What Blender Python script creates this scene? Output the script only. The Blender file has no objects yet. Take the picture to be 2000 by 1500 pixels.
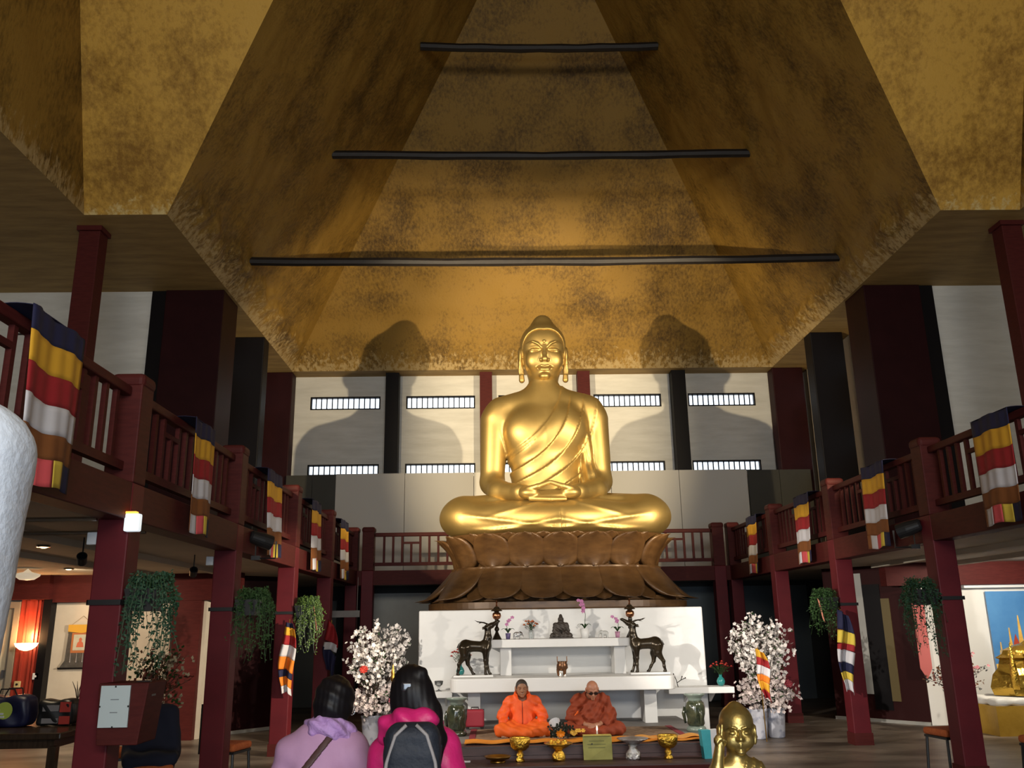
import bpy, math, random
import numpy as np
from mathutils import Matrix, Vector, noise as mnoise
S = bpy.context.scene
COL = S.collection
random.seed(7)
rng = np.random.default_rng(5)
PI = math.pi

# ------------------------------------------------------------------ camera
def cam_axes(p, y, r):
    cp, sp = math.cos(p), math.sin(p)
    fwd = Vector((math.sin(y)*cp, math.cos(y)*cp, sp))
    right = Vector((math.cos(y), -math.sin(y), 0))
    up = right.cross(fwd)
    c, s = math.cos(r), math.sin(r)
    return c*right+s*up, -s*right+c*up, fwd
cam = bpy.data.cameras.new('camera'); cam_ob = bpy.data.objects.new('camera', cam); COL.objects.link(cam_ob)
ax_r, ax_u, ax_f = cam_axes(.269, .023, -.016)
cam_ob.matrix_world = Matrix(((ax_r.x, ax_u.x, -ax_f.x, -1.067), (ax_r.y, ax_u.y, -ax_f.y, 0), (ax_r.z, ax_u.z, -ax_f.z, 1.7), (0, 0, 0, 1)))
cam.sensor_width = 36; cam.lens = 36*1708.2/2000; cam.clip_start = .05; cam.clip_end = 200
S.camera = cam_ob

# ------------------------------------------------------------------ world, daylight, exposure
W = bpy.data.worlds.new('world'); S.world = W; W.use_nodes = True
W.node_tree.nodes['Background'].inputs[0].default_value = (.62, .78, 1, 1)
W.node_tree.nodes['Background'].inputs[1].default_value = 1.0
def area(name, loc, aim, sx, sy, power, col):
    L = bpy.data.lights.new(name, 'AREA'); L.shape = 'RECTANGLE'; L.size = sx; L.size_y = sy; L.energy = power; L.color = col
    o = bpy.data.objects.new(name, L); COL.objects.link(o); o.location = loc
    o.rotation_euler = (Vector(aim)-Vector(loc)).to_track_quat('-Z', 'Y').to_euler(); return o
# daylight entering by the glazed entrance doors behind the camera; the higher warm lamp is added fill
area('daylight_doors', (0, -5.6, 1.9), (0, 8, 2.0), 6.0, 3.2, 340, (.74, .86, 1))
area('warm_fill_high', (0, -5.6, 5.6), (0, 12, 6.5), 9.0, 1.6, 700, (1, .92, .78))  # added warm fill to brighten the hood panels and upper walls
S.view_settings.view_transform = 'Standard'; S.view_settings.look = 'None'
S.view_settings.gamma = 1; S.view_settings.use_curve_mapping = False
S.view_settings.exposure = 0.35
S.cycles.use_adaptive_sampling = True; S.cycles.adaptive_threshold = .05; S.cycles.max_bounces = 5; S.cycles.diffuse_bounces = 3; S.cycles.glossy_bounces = 3; S.cycles.transmission_bounces = 4; S.cycles.caustics_reflective = False; S.cycles.caustics_refractive = False

# ------------------------------------------------------------------ materials
MATS = {}
def mat(name, col, rough=.6, metal=0, col2=None, scale=4, detail=6, bump=0, bscale=30, emit=None, estr=0, trans=0, stretch=(1, 1, 1), lo=.35, hi=.65, coat=0, spec=None, sub=0):
    if name in MATS: return MATS[name]
    m = bpy.data.materials.new(name); m.use_nodes = True; nt = m.node_tree; b = nt.nodes['Principled BSDF']
    b.inputs['Base Color'].default_value = (*col, 1); b.inputs['Roughness'].default_value = rough; b.inputs['Metallic'].default_value = metal
    if coat: b.inputs['Coat Weight'].default_value = coat; b.inputs['Coat Roughness'].default_value = .15
    if spec is not None: b.inputs['Specular IOR Level'].default_value = spec
    if sub: b.inputs['Subsurface Weight'].default_value = sub; b.inputs['Subsurface Radius'].default_value = (.02, .008, .004)
    if trans: b.inputs['Transmission Weight'].default_value = trans
    if emit: b.inputs['Emission Color'].default_value = (*emit, 1); b.inputs['Emission Strength'].default_value = estr
    if col2 or bump:
        tc = nt.nodes.new('ShaderNodeTexCoord'); mp = nt.nodes.new('ShaderNodeMapping'); nt.links.new(tc.outputs['Object'], mp.inputs[0])
        mp.inputs['Scale'].default_value = stretch
    if col2:
        n = nt.nodes.new('ShaderNodeTexNoise'); n.inputs['Scale'].default_value = scale; n.inputs['Detail'].default_value = detail
        n.inputs['Roughness'].default_value = .62
        nt.links.new(mp.outputs[0], n.inputs['Vector'])
        r = nt.nodes.new('ShaderNodeValToRGB'); r.color_ramp.elements[0].position = lo; r.color_ramp.elements[1].position = hi
        r.color_ramp.elements[0].color = (*col, 1); r.color_ramp.elements[1].color = (*col2, 1)
        nt.links.new(n.outputs[0], r.inputs[0]); nt.links.new(r.outputs[0], b.inputs['Base Color'])
    if bump:
        n2 = nt.nodes.new('ShaderNodeTexNoise'); n2.inputs['Scale'].default_value = bscale; n2.inputs['Detail'].default_value = 5
        nt.links.new(mp.outputs[0], n2.inputs['Vector'])
        bp = nt.nodes.new('ShaderNodeBump'); bp.inputs['Strength'].default_value = bump; bp.inputs['Distance'].default_value = .05
        nt.links.new(n2.outputs[0], bp.inputs['Height']); nt.links.new(bp.outputs[0], b.inputs['Normal'])
    MATS[name] = m; return m

def vault_mat(name, a, b_, worn, zworn, stretch):
    """gilded plaster: ochre patches, fine streaks, and paint worn off along the lower edge"""
    m = bpy.data.materials.new(name); m.use_nodes = True; nt = m.node_tree; N = nt.nodes; K = nt.links; b = N['Principled BSDF']
    b.inputs['Roughness'].default_value = .6; b.inputs['Metallic'].default_value = .0; b.inputs['Specular IOR Level'].default_value = .35
    tc = N.new('ShaderNodeTexCoord'); mp = N.new('ShaderNodeMapping'); K.new(tc.outputs['Object'], mp.inputs[0]); mp.inputs['Scale'].default_value = stretch
    def nz(sc, det, ro, vec):
        n = N.new('ShaderNodeTexNoise'); n.inputs['Scale'].default_value = sc; n.inputs['Detail'].default_value = det; n.inputs['Roughness'].default_value = ro
        K.new(vec, n.inputs['Vector']); return n.outputs[0]
    big = nz(.7, 5, .6, tc.outputs['Object']); fine = nz(8, 7, .72, mp.outputs[0])
    add = N.new('ShaderNodeMath'); add.operation = 'MULTIPLY_ADD'; K.new(fine, add.inputs[0]); add.inputs[1].default_value = .85; K.new(big, add.inputs[2])
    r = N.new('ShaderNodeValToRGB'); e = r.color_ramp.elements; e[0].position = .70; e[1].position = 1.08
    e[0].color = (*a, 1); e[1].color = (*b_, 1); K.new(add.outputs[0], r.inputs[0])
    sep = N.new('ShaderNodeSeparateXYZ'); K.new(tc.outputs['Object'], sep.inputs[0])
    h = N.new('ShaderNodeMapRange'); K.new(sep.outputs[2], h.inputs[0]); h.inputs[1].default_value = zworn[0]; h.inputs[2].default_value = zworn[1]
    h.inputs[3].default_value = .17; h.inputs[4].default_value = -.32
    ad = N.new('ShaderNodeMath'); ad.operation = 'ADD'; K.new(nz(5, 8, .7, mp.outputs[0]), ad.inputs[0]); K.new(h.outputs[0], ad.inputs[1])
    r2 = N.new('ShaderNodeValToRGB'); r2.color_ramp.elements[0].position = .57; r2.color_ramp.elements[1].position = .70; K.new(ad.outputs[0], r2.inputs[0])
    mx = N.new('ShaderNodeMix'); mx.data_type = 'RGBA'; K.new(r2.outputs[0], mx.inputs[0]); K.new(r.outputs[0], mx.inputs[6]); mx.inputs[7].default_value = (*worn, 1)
    K.new(mx.outputs[2], b.inputs['Base Color'])
    bp = N.new('ShaderNodeBump'); bp.inputs['Strength'].default_value = .5; bp.inputs['Distance'].default_value = .03; K.new(add.outputs[0], bp.inputs['Height']); K.new(bp.outputs[0], b.inputs['Normal'])
    MATS[name] = m; return m

# ------------------------------------------------------------------ object helpers
def mesh_ob(name, verts, faces, m, parent=None, loc=None, smooth=False):
    me = bpy.data.meshes.new(name); me.from_pydata([tuple(v) for v in verts], [], [tuple(f) for f in faces]); me.update()
    return data_ob(name, me, m, parent, loc, smooth)
def data_ob(name, me, m, parent=None, loc=None, smooth=False):
    if m is not None and not me.materials: me.materials.append(m)
    if smooth: me.polygons.foreach_set('use_smooth', [True]*len(me.polygons))
    o = bpy.data.objects.new(name, me); COL.objects.link(o)
    if parent: o.parent = parent
    if loc is not None: o.location = loc
    return o
def tag(o, label, cat=None, group=None, kind=None):
    if label: o['label'] = label
    if cat: o['category'] = cat
    if group: o['group'] = group
    if kind: o['kind'] = kind
    return o
def thing(name, label, cat, loc=(0, 0, 0), rz=0, group=None):
    o = bpy.data.objects.new(name, None); COL.objects.link(o); o.location = loc; o.rotation_euler = (0, 0, rz); o.empty_display_size = .1
    return tag(o, label, cat, group)
def struct(o, label=None): o['kind'] = 'structure'; (label and tag(o, label)); return o
def dup(root, loc, rz, label, group=None, sx=1):
    r = root.copy(); COL.objects.link(r); r.location = loc; r.rotation_euler = (0, 0, rz); r['label'] = label; r.scale = (sx*root.scale[0], root.scale[1], root.scale[2])
    if group: r['group'] = group
    for ch in list(root.children):
        c = ch.copy(); COL.objects.link(c); c.parent = r
        for g in list(ch.children):
            d = g.copy(); COL.objects.link(d); d.parent = c
    return r
def bevel(o, w, seg=2):
    b = o.modifiers.new('bevel', 'BEVEL'); b.width = w; b.segments = seg; b.limit_method = 'ANGLE'; return o

class MB:
    def __init__(s): s.v = []; s.f = []
    def add(s, v, f):
        n = len(s.v); s.v += [tuple(x) for x in v]; s.f += [tuple(i+n for i in q) for q in f]; return s
    def box(s, x0, x1, y0, y1, z0, z1):
        return s.add([(x0, y0, z0), (x1, y0, z0), (x1, y1, z0), (x0, y1, z0), (x0, y0, z1), (x1, y0, z1), (x1, y1, z1), (x0, y1, z1)],
                     [(0, 3, 2, 1), (4, 5, 6, 7), (0, 1, 5, 4), (1, 2, 6, 5), (2, 3, 7, 6), (3, 0, 4, 7)])
    def cbox(s, c, d): return s.box(c[0]-d[0]/2, c[0]+d[0]/2, c[1]-d[1]/2, c[1]+d[1]/2, c[2]-d[2]/2, c[2]+d[2]/2)
    def lathe(s, prof, seg=24, c=(0, 0, 0), cap=True, squash=1.0, wob=None):
        n = len(prof); v = []
        for i in range(seg):
            a = 2*PI*i/seg
            for j, (r, z) in enumerate(prof):
                k = 1+(wob(a, z) if wob else 0)
                v.append((c[0]+r*k*math.cos(a), c[1]+r*k*math.sin(a)*squash, c[2]+z))
        f = []
        for i in range(seg):
            i2 = (i+1) % seg
            for j in range(n-1): f.append((i*n+j, i2*n+j, i2*n+j+1, i*n+j+1))
        if cap:
            f.append(tuple(i*n for i in range(seg))[::-1]); f.append(tuple(i*n+n-1 for i in range(seg)))
        return s.add(v, f)
    def tube(s, pts, rad, seg=8):
        pts = [Vector(p) for p in pts]; n = len(pts)
        if not hasattr(rad, '__len__'): rad = [rad]*n
        v = []; ref = Vector((0, 0, 1))
        t0 = (pts[-1]-pts[0]).normalized()
        if abs(t0.z) > .9: ref = Vector((0, 1, 0))
        for i, p in enumerate(pts):
            t = (pts[min(i+1, n-1)]-pts[max(i-1, 0)]).normalized()
            a = t.cross(ref)
            a = a.normalized() if a.length > 1e-6 else Vector((1, 0, 0))
            b = t.cross(a).normalized()
            for k in range(seg):
                th = 2*PI*k/seg; v.append(p+rad[i]*(math.cos(th)*a+math.sin(th)*b))
        f = [(i*seg+k, i*seg+(k+1) % seg, (i+1)*seg+(k+1) % seg, (i+1)*seg+k) for i in range(n-1) for k in range(seg)]
        f += [tuple(range(seg))[::-1], tuple((n-1)*seg+k for k in range(seg))]
        return s.add(v, f)
    def prism(s, poly, d, axis='y', c=0):
        """polygon in the plane across `axis`, extruded from c to c+d"""
        n = len(poly); v = []
        for e in (c, c+d):
            for a, b in poly: v.append({'y': (a, e, b), 'x': (e, a, b), 'z': (a, b, e)}[axis])
        f = [tuple(range(n)), tuple(range(2*n-1, n-1, -1))]+[(i, i+n, (i+1) % n+n, (i+1) % n) for i in range(n)]
        return s.add(v, f)
    def sheet(s, fn, nu, nv, th=.006):
        """cloth: fn(u,v)->point; given thickness along y of the local normal"""
        P = [[Vector(fn(i/nu, j/nv)) for j in range(nv+1)] for i in range(nu+1)]
        v = []; 
        for side in (1, -1):
            for i in range(nu+1):
                for j in range(nv+1):
                    du = P[min(i+1, nu)][j]-P[max(i-1, 0)][j]; dv = P[i][min(j+1, nv)]-P[i][max(j-1, 0)]
                    nn = du.cross(dv); nn = nn.normalized() if nn.length > 1e-9 else Vector((0, 1, 0))
                    v.append(P[i][j]+nn*(side*th/2))
        m = (nu+1)*(nv+1); idx = lambda i, j: i*(nv+1)+j; f = []
        for i in range(nu):
            for j in range(nv):
                q = (idx(i, j), idx(i+1, j), idx(i+1, j+1), idx(i, j+1)); f.append(q); f.append(tuple(k+m for k in q[::-1]))
        rim = [idx(i, 0) for i in range(nu+1)]+[idx(nu, j) for j in range(1, nv+1)]+[idx(i, nv) for i in range(nu-1, -1, -1)]+[idx(0, j) for j in range(nv-1, 0, -1)]
        for a, b in zip(rim, rim[1:]+rim[:1]): f.append((b, a, a+m, b+m))
        return s.add(v, f)
    def ob(s, name, m, parent=None, loc=None, smooth=False): return mesh_ob(name, s.v, s.f, m, parent, loc, smooth)

# ------------------------------------------------------------------ implicit surfaces (for sculpted figures)
def V3(*a): return np.array(a, np.float32)
def smin(a, b, k):
    h = np.clip(.5+.5*(b-a)/k, 0, 1); return b+(a-b)*h-k*h*(1-h)
def smax(a, b, k): return -smin(-a, -b, k)
def El(P, c, r):
    x, y, z = (P[0]-c[0])/r[0], (P[1]-c[1])/r[1], (P[2]-c[2])/r[2]
    k0 = np.sqrt(x*x+y*y+z*z)+1e-9; k1 = np.sqrt((x/r[0])**2+(y/r[1])**2+(z/r[2])**2)+1e-9
    return k0*(k0-1)/k1
def Cp(P, a, b, ra, rb=None):
    rb = ra if rb is None else rb
    d = [b[i]-a[i] for i in range(3)]; L = sum(t*t for t in d)+1e-12
    px, py, pz = P[0]-a[0], P[1]-a[1], P[2]-a[2]
    h = np.clip((px*d[0]+py*d[1]+pz*d[2])/L, 0, 1)
    return np.sqrt((px-h*d[0])**2+(py-h*d[1])**2+(pz-h*d[2])**2)-(ra+(rb-ra)*h)
def Ch(P, pts, rad, k=.0):
    v = None
    for i in range(len(pts)-1):
        s = Cp(P, pts[i], pts[i+1], rad[i], rad[i+1]); v = s if v is None else (smin(v, s, k) if k else np.minimum(v, s))
    return v
def Rb(P, c, h, r):
    q = [np.abs(P[i]-c[i])-(h[i]-r) for i in range(3)]
    return np.sqrt(sum(np.maximum(t, 0)**2 for t in q))+np.minimum(np.maximum(np.maximum(q[0], q[1]), q[2]), 0)-r
def mirx(P): return (np.abs(P[0]), P[1], P[2])
def U(k, *a):
    v = a[0]
    for b in a[1:]: v = smin(v, b, k) if k else np.minimum(v, b)
    return v
def sdf_mesh(fn, lo, hi, h):
    lo = np.array(lo, np.float32); B = 4
    nb = np.ceil((np.array(hi)-lo)/(h*B)).astype(int)+1; n = nb*B
    cs = [lo[i]+(np.arange(nb[i])+.5)*h*B-.5*h for i in range(3)]
    Xc = np.meshgrid(*cs, indexing='ij'); vc = fn(tuple(x.astype(np.float32) for x in Xc))
    V = np.repeat(np.repeat(np.repeat(vc, B, 0), B, 1), B, 2).astype(np.float32)
    near = np.argwhere(np.abs(vc) < h*B*1.9)
    off = np.stack(np.meshgrid(*[np.arange(B)]*3, indexing='ij'), -1).reshape(-1, 3)
    I = (near[:, None, :]*B+off[None]).reshape(-1, 3)
    Pt = lo+I*h
    V[I[:, 0], I[:, 1], I[:, 2]] = fn((Pt[:, 0].astype(np.float32), Pt[:, 1].astype(np.float32), Pt[:, 2].astype(np.float32)))
    s = V < 0
    c = np.zeros(tuple(n-1), np.int8)
    for dx in (0, 1):
        for dy in (0, 1):
            for dz in (0, 1): c += s[dx:n[0]-1+dx, dy:n[1]-1+dy, dz:n[2]-1+dz]
    cells = np.argwhere((c > 0) & (c < 8)); vid = -np.ones(tuple(n-1), np.int64); vid[tuple(cells.T)] = np.arange(len(cells))
    acc = np.zeros((len(cells), 3)); cnt = np.zeros(len(cells))
    corners = [(a, b, d) for a in (0, 1) for b in (0, 1) for d in (0, 1)]
    for a in corners:
        for ax in range(3):
            if a[ax] == 0:
                b = list(a); b[ax] = 1
                va = V[cells[:, 0]+a[0], cells[:, 1]+a[1], cells[:, 2]+a[2]]; vb = V[cells[:, 0]+b[0], cells[:, 1]+b[1], cells[:, 2]+b[2]]
                m = (va < 0) != (vb < 0); t = np.where(m, va/(va-vb+1e-20), 0)
                p = np.tile(np.array(a, float), (len(cells), 1)); p[:, ax] = t
                acc[m] += p[m]; cnt[m] += 1
    verts = lo+(cells+acc/cnt[:, None])*h
    F = []
    for ax in range(3):
        o1, o2 = (ax+1) % 3, (ax+2) % 3
        sl0 = [slice(None)]*3; sl1 = [slice(None)]*3; sl0[ax] = slice(0, n[ax]-1); sl1[ax] = slice(1, n[ax])
        a, b = s[tuple(sl0)], s[tuple(sl1)]
        e = np.argwhere(a != b); e = e[(e[:, o1] > 0) & (e[:, o2] > 0) & (e[:, o1] < n[o1]-1) & (e[:, o2] < n[o2]-1)]
        if not len(e): continue
        inside = a[tuple(e.T)]
        q = []
        for d1, d2 in ((0, 0), (1, 0), (1, 1), (0, 1)):
            g = e.copy(); g[:, o1] -= d1; g[:, o2] -= d2; q.append(vid[tuple(g.T)])
        q = np.stack(q, 1); q[~inside] = q[~inside][:, ::-1]
        F.append(q)
    return verts, np.concatenate(F)
def sdf_ob(name, fn, lo, hi, h, m, parent=None, loc=None):
    v, f = sdf_mesh(fn, lo, hi, h)
    me = bpy.data.meshes.new(name); me.vertices.add(len(v)); me.vertices.foreach_set('co', v.astype(np.float32).ravel())
    me.loops.add(f.size); me.loops.foreach_set('vertex_index', f.ravel().astype(np.int32))
    me.polygons.add(len(f)); me.polygons.foreach_set('loop_start', np.arange(0, f.size, 4, dtype=np.int32)); me.polygons.foreach_set('loop_total', np.full(len(f), 4, np.int32))
    me.update(calc_edges=True); me.validate()
    return data_ob(name, me, m, parent, loc, True)
# ================================================================== materials used by the building
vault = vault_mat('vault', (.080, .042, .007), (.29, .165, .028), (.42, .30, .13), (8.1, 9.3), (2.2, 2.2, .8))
vault_lit = vault_mat('vault_light', (.25, .125, .014), (.58, .335, .055), (.62, .47, .20), (8.0, 8.8), (1.3, 1.3, 1))  # paler copy of vault: the stronger light on these faces put into colour
soffit_m = mat('soffit', (.24, .145, .042), .7, col2=(.36, .23, .075), scale=1.2, stretch=(1, 5, 1))
wallw = mat('wall_white', (.56, .55, .51), .8, col2=(.66, .65, .61), scale=1.5, bump=.15, bscale=4, stretch=(.6, .6, 4))
cream = mat('cream_plaster', (.58, .50, .40), .8, col2=(.66, .58, .47), scale=2)
deckm = mat('gallery_underside', (.42, .38, .30), .75, col2=(.50, .45, .36), scale=1)
red = mat('pillar_red', (.092, .0085, .013), .55, col2=(.118, .011, .016), scale=3, spec=.22)
redd = mat('dark_red_wood', (.060, .010, .009), .6, spec=.15, col2=(.080, .014, .012), scale=6, stretch=(1, 1, 6))
pierm = mat('pier_maroon', (.018, .0035, .0045), .5, spec=.12, col2=(.024, .005, .006), scale=2)
black = mat('black_wood', (.005, .004, .005), .5, spec=.15)
beamb = mat('black_beam', (.006, .004, .004), .6, col2=(.012, .008, .006), scale=8)
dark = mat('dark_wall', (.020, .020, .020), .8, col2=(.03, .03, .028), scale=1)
tealg = mat('teal_grey_wall', (.085, .10, .11), .8, col2=(.10, .12, .13), scale=1)
greyw = mat('grey_wall', (.36, .35, .32), .8, col2=(.42, .41, .38), scale=1)
white = mat('white_paint', (.74, .73, .71), .5, col2=(.78, .77, .75), scale=2)
whitec = mat('white_cool', (.70, .70, .70), .6)
floor_m = mat('floor_stone', (.085, .062, .046), .42, col2=(.26, .21, .165), scale=.9, detail=9, stretch=(.8, 1.8, 1), lo=.38, hi=.66, bump=.08, bscale=12)
olive = mat('dark_olive_panel', (.022, .021, .015), .6, col2=(.03, .028, .02), scale=1)
panelw = mat('board_white', (.56, .54, .50), .7)
pane = mat('sky_pane', (.8, .9, 1), .3, emit=(.78, .88, 1), estr=1.3)
chrome = mat('chrome', (.6, .6, .6), .2, 1)
blackm = mat('black_plastic', (.012, .012, .013), .4)

# ================================================================== floor, walls
struct(MB().box(-12.3, 12.3, -6.3, 22.6, -.2, 0).ob('floor', floor_m))
# back wall with slot windows
xs = [(-5.82, -4.0), (-3.33, -1.53), (-.92, .92), (1.58, 3.36), (4.07, 5.85)]
zr = [(5.44, 5.73), (7.17, 7.52)]
m = MB().box(-7.5, 7.5, 22.2, 22.5, 2.6, zr[0][0]).box(-7.5, 7.5, 22.2, 22.5, zr[0][1], zr[1][0]).box(-7.5, 7.5, 22.2, 22.5, zr[1][1], 8.3)
for a, b in zr:
    e = [-7.5]+[q for x in xs for q in x]+[7.5]
    for i in range(0, len(e), 2): m.box(e[i], e[i+1], 22.2, 22.5, a, b)
struct(m.ob('wall_back', wallw))
wn = 0
bar_me = None
def slot_window(name, x0, x1, z0, z1, Y, horizontal=True, tf=None):
    """barred slot window: frame, glowing daylight pane and thin bars"""
    o = thing(name, None, None, (0, 0, 0)); struct(o)
    fr = .035
    g = tf or (lambda a: a)
    MB().add(*g2(MB().box(x0, x1, Y-.01, Y+.1, z0, z0+fr).box(x0, x1, Y-.01, Y+.1, z1-fr, z1).box(x0, x0+fr, Y-.01, Y+.1, z0+fr, z1-fr).box(x1-fr, x1, Y-.01, Y+.1, z0+fr, z1-fr), g)).ob('window_frame', black, o)
    MB().add(*g2(MB().box(x0, x1, Y+.13, Y+.15, z0, z1), g)).ob('pane', pane, o)
    n = max(2, round((x1-x0)/.135))
    for i in range(1, n):
        x = x0+(x1-x0)*i/n
        MB().add(*g2(MB().box(x-.013, x+.013, Y+.03, Y+.06, z0+fr, z1-fr), g)).ob('bar', black, o)
    return o
def g2(mb, g): return [g(v) for v in mb.v], mb.f
for a, b in zr[::-1]:
    for x0, x1 in xs:
        wn += 1; slot_window('window_%d' % wn, x0, x1, a, b, 22.22)
# side walls of the sanctuary
for sgn, nm in ((-1, 'wall_left'), (1, 'wall_right')):
    zz = [(5.43, 5.88), (7.26, 7.71)]; ys = [(17.3, 18.69), (20.3, 21.72)]
    m = MB()
    def bx(y0, y1, z0, z1): m.box(*sorted((sgn*7.2, sgn*7.5)), y0, y1, z0, z1)
    bx(16.05, 22.5, 2.6, 5.43); bx(16.05, 22.5, 5.88, 7.26); bx(16.05, 22.5, 7.71, 8.3)
    for z0, z1 in zz: bx(16.05, 17.3, z0, z1); bx(18.69, 20.3, z0, z1); bx(21.72, 22.5, z0, z1)
    struct(m.ob(nm, cream))
    for z0, z1 in zz:
        for y0, y1 in ys:
            wn += 1; slot_window('window_%d' % wn, y0, y1, z0, z1, 0, tf=(lambda v, s=sgn: (s*(7.24+v[1]), v[0], v[2])))
    # transept wall facing the nave, upper storey
    struct(MB().box(*sorted((sgn*7.4, sgn*12.2)), 16.05, 16.35, 2.6, 8.2).ob(nm+'_transept', wallw))
    struct(MB().box(*sorted((sgn*12.0, sgn*12.3)), -6, 16.3, 0, 8.2).ob(nm+'_outer', wallw))
# entrance wall behind the camera with its door opening and a band of high windows
m = MB().box(-12.3, -3.2, -6.3, -6, 0, 3.6).box(3.2, 12.3, -6.3, -6, 0, 3.6).box(-12.3, 12.3, -6.3, -6, 3.6, 4.7).box(-12.3, -4.8, -6.3, -6, 4.7, 6.5).box(4.8, 12.3, -6.3, -6, 4.7, 6.5).box(-12.3, 12.3, -6.3, -6, 6.5, 8.2)
struct(m.ob('wall_front', wallw))
# flat soffit round the hood
m = MB().box(-7.5, 7.5, 21.65, 22.5, 8.06, 8.3)
for s in (-1, 1):
    for a in ((6.2, 7.5, 12.75, 21.65), (7.5, 12.3, 12.75, 16.35), (7.5, 12.3, -6.3, 12.75)): m.box(*sorted((s*a[0], s*a[1])), a[2], a[3], 8.06, 8.3)
m.box(-7.5, 7.5, -6.3, -2.25, 8.06, 8.3)
struct(m.ob('ceiling', soffit_m))
# ---- hood: sloping plaster faces, relief strongest along the lower edge
def slope(name, a, b, c, d, mt, n=(60, 60), amp=.03, band=0, inward=None, hem=.35):
    a, b, c, d = map(Vector, (a, b, c, d)); nn = (b-a).cross(d-a).normalized()
    if nn.dot(inward) < 0: nn = -nn
    v = []
    for i in range(n[0]+1):
        for j in range(n[1]+1):
            u, w = i/n[0], (j/n[1])**1.4
            p = a.lerp(b, u).lerp(d.lerp(c, u), w)
            f = min(1, 12*u, 12*(1-u), 10*(1-w)+.0)*min(1, 20*w)
            r = amp*mnoise.fractal(p*1.4, 1, 2, 5)
            if band:
                h = (p.z-8.06+.18*mnoise.noise(p*2.2)); k = max(0, min(1, (band-h)/.14))
                r += k*(.07+.09*mnoise.fractal(p*3.5, 1, 2, 4))
            v.append(p+nn*max(-.1, r)*max(0, f))
    f = [(i*(n[1]+1)+j, (i+1)*(n[1]+1)+j, (i+1)*(n[1]+1)+j+1, i*(n[1]+1)+j+1) for i in range(n[0]) for j in range(n[1])]
    o = mesh_ob(name, v, f, mt, smooth=True); return struct(o)
T = 16.5; xb = 6.2-(T-8.06)/1.5; yb = 21.65-(T-8.06)/1.5; yf = 12.75-(T-8.06)/1.9; xo = 7.5-.1*(T-8.06)
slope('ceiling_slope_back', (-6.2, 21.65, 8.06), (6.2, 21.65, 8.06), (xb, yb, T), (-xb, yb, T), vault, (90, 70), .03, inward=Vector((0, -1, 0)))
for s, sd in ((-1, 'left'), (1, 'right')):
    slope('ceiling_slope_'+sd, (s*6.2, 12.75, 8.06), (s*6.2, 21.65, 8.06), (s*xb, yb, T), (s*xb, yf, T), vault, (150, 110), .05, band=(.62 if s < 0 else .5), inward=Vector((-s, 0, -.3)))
    slope('ceiling_panel_'+sd, (s*6.2, 12.75, 8.06), (s*7.5, 12.75, 8.06), (s*xo, yf, T), (s*xb, yf, T), vault_lit, (20, 50), .02, inward=Vector((0, -1, 0)))
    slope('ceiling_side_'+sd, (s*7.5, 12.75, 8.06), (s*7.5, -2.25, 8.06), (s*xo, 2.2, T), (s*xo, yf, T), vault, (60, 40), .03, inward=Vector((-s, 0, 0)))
slope('ceiling_slope_front', (-7.5, -2.25, 8.06), (7.5, -2.25, 8.06), (xo, 2.2, T), (-xo, 2.2, T), vault_lit, (20, 20), .02, inward=Vector((0, 1, 0)))
struct(MB().box(-8, 8, 1.5, 17, T-.02, T+.2).ob('ceiling_top', soffit_m))
# tie beams across the hood
for L, z, nm in ((5.85, 8.66, 'lowest and longest'), (4.28, 11.0, 'middle'), (2.52, 13.55, 'highest and shortest')):
    pts = [(-L+2*L*i/12, 16.0, z+.006*math.sin(i*2.1+z)-.05*math.sin(PI*i/12)) for i in range(13)]
    o = MB().tube(pts, [.088+.006*math.sin(i*2.9) for i in range(13)], 8).ob('tie_beam', beamb)
    tag(o, '%s of three black timber tie beams across the golden hood' % nm, 'beam', 'tie beams of the hood')

# ================================================================== piers and high posts
for s, sd in ((-1, 'left'), (1, 'right')):
    t = thing('wall_pier', 'widest maroon pier at the %s corner of the sanctuary, beside the white wall' % sd, 'pier', (s*6.85, 16.3, 2.86), group='maroon wall piers')
    bevel(MB().box(*sorted((s*-.6, s*.52)), -.33, .6, 0, 5.2).ob('shaft', pierm, t), .015); MB().box(*sorted((s*.5, s*.8)), -.28, .3, 0, 5.2).ob('side_board', black, t)
    for y, w, what in ((18.85, .75, 'middle pier of the three by the %s sanctuary wall, nearly black' % sd), (21.7, .8, 'dark pier in the far %s corner of the sanctuary' % sd)):
        t = thing('wall_pier', what, 'pier', (s*6.6, y, 2.86), group='maroon wall piers')
        bevel(MB().box(*sorted((s*-.4, s*(w-.4))), -.0, .42, 0, 5.2).ob('shaft', black if y < 20 else pierm, t), .02)
    t = thing('roof_post', 'tall square maroon post on the %s holding up the vault edge' % sd, 'post', (s*7.58, 13.3, 2.86), group='tall roof posts')
    bevel(MB().box(-.17, .17, -.15, .15, 0, 5.12).ob('shaft', redd, t), .012); MB().box(-.2, .2, -.18, .18, 5.12, 5.2).ob('head_plate', redd, t)
for x, mt, wd, what in ((-3.66, black, .34, 'black column between the windows left of the golden head'), (-1.24, redd, .32, 'maroon column close to the left of the golden head'), (1.30, redd, .32, 'maroon column close to the right of the golden head'), (3.78, black, .36, 'black column between the windows right of the golden head')):
    t = thing('wall_column', what, 'column', (x, 22.02, 2.86), group='columns on the back wall')
    MB().box(-wd/2, wd/2, -.17, .17, 0, 5.2).ob('shaft', mt, t); MB().box(-wd/2-.01, wd/2+.01, -.175, .175, 0, .12).ob('foot', mt, t)
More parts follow.
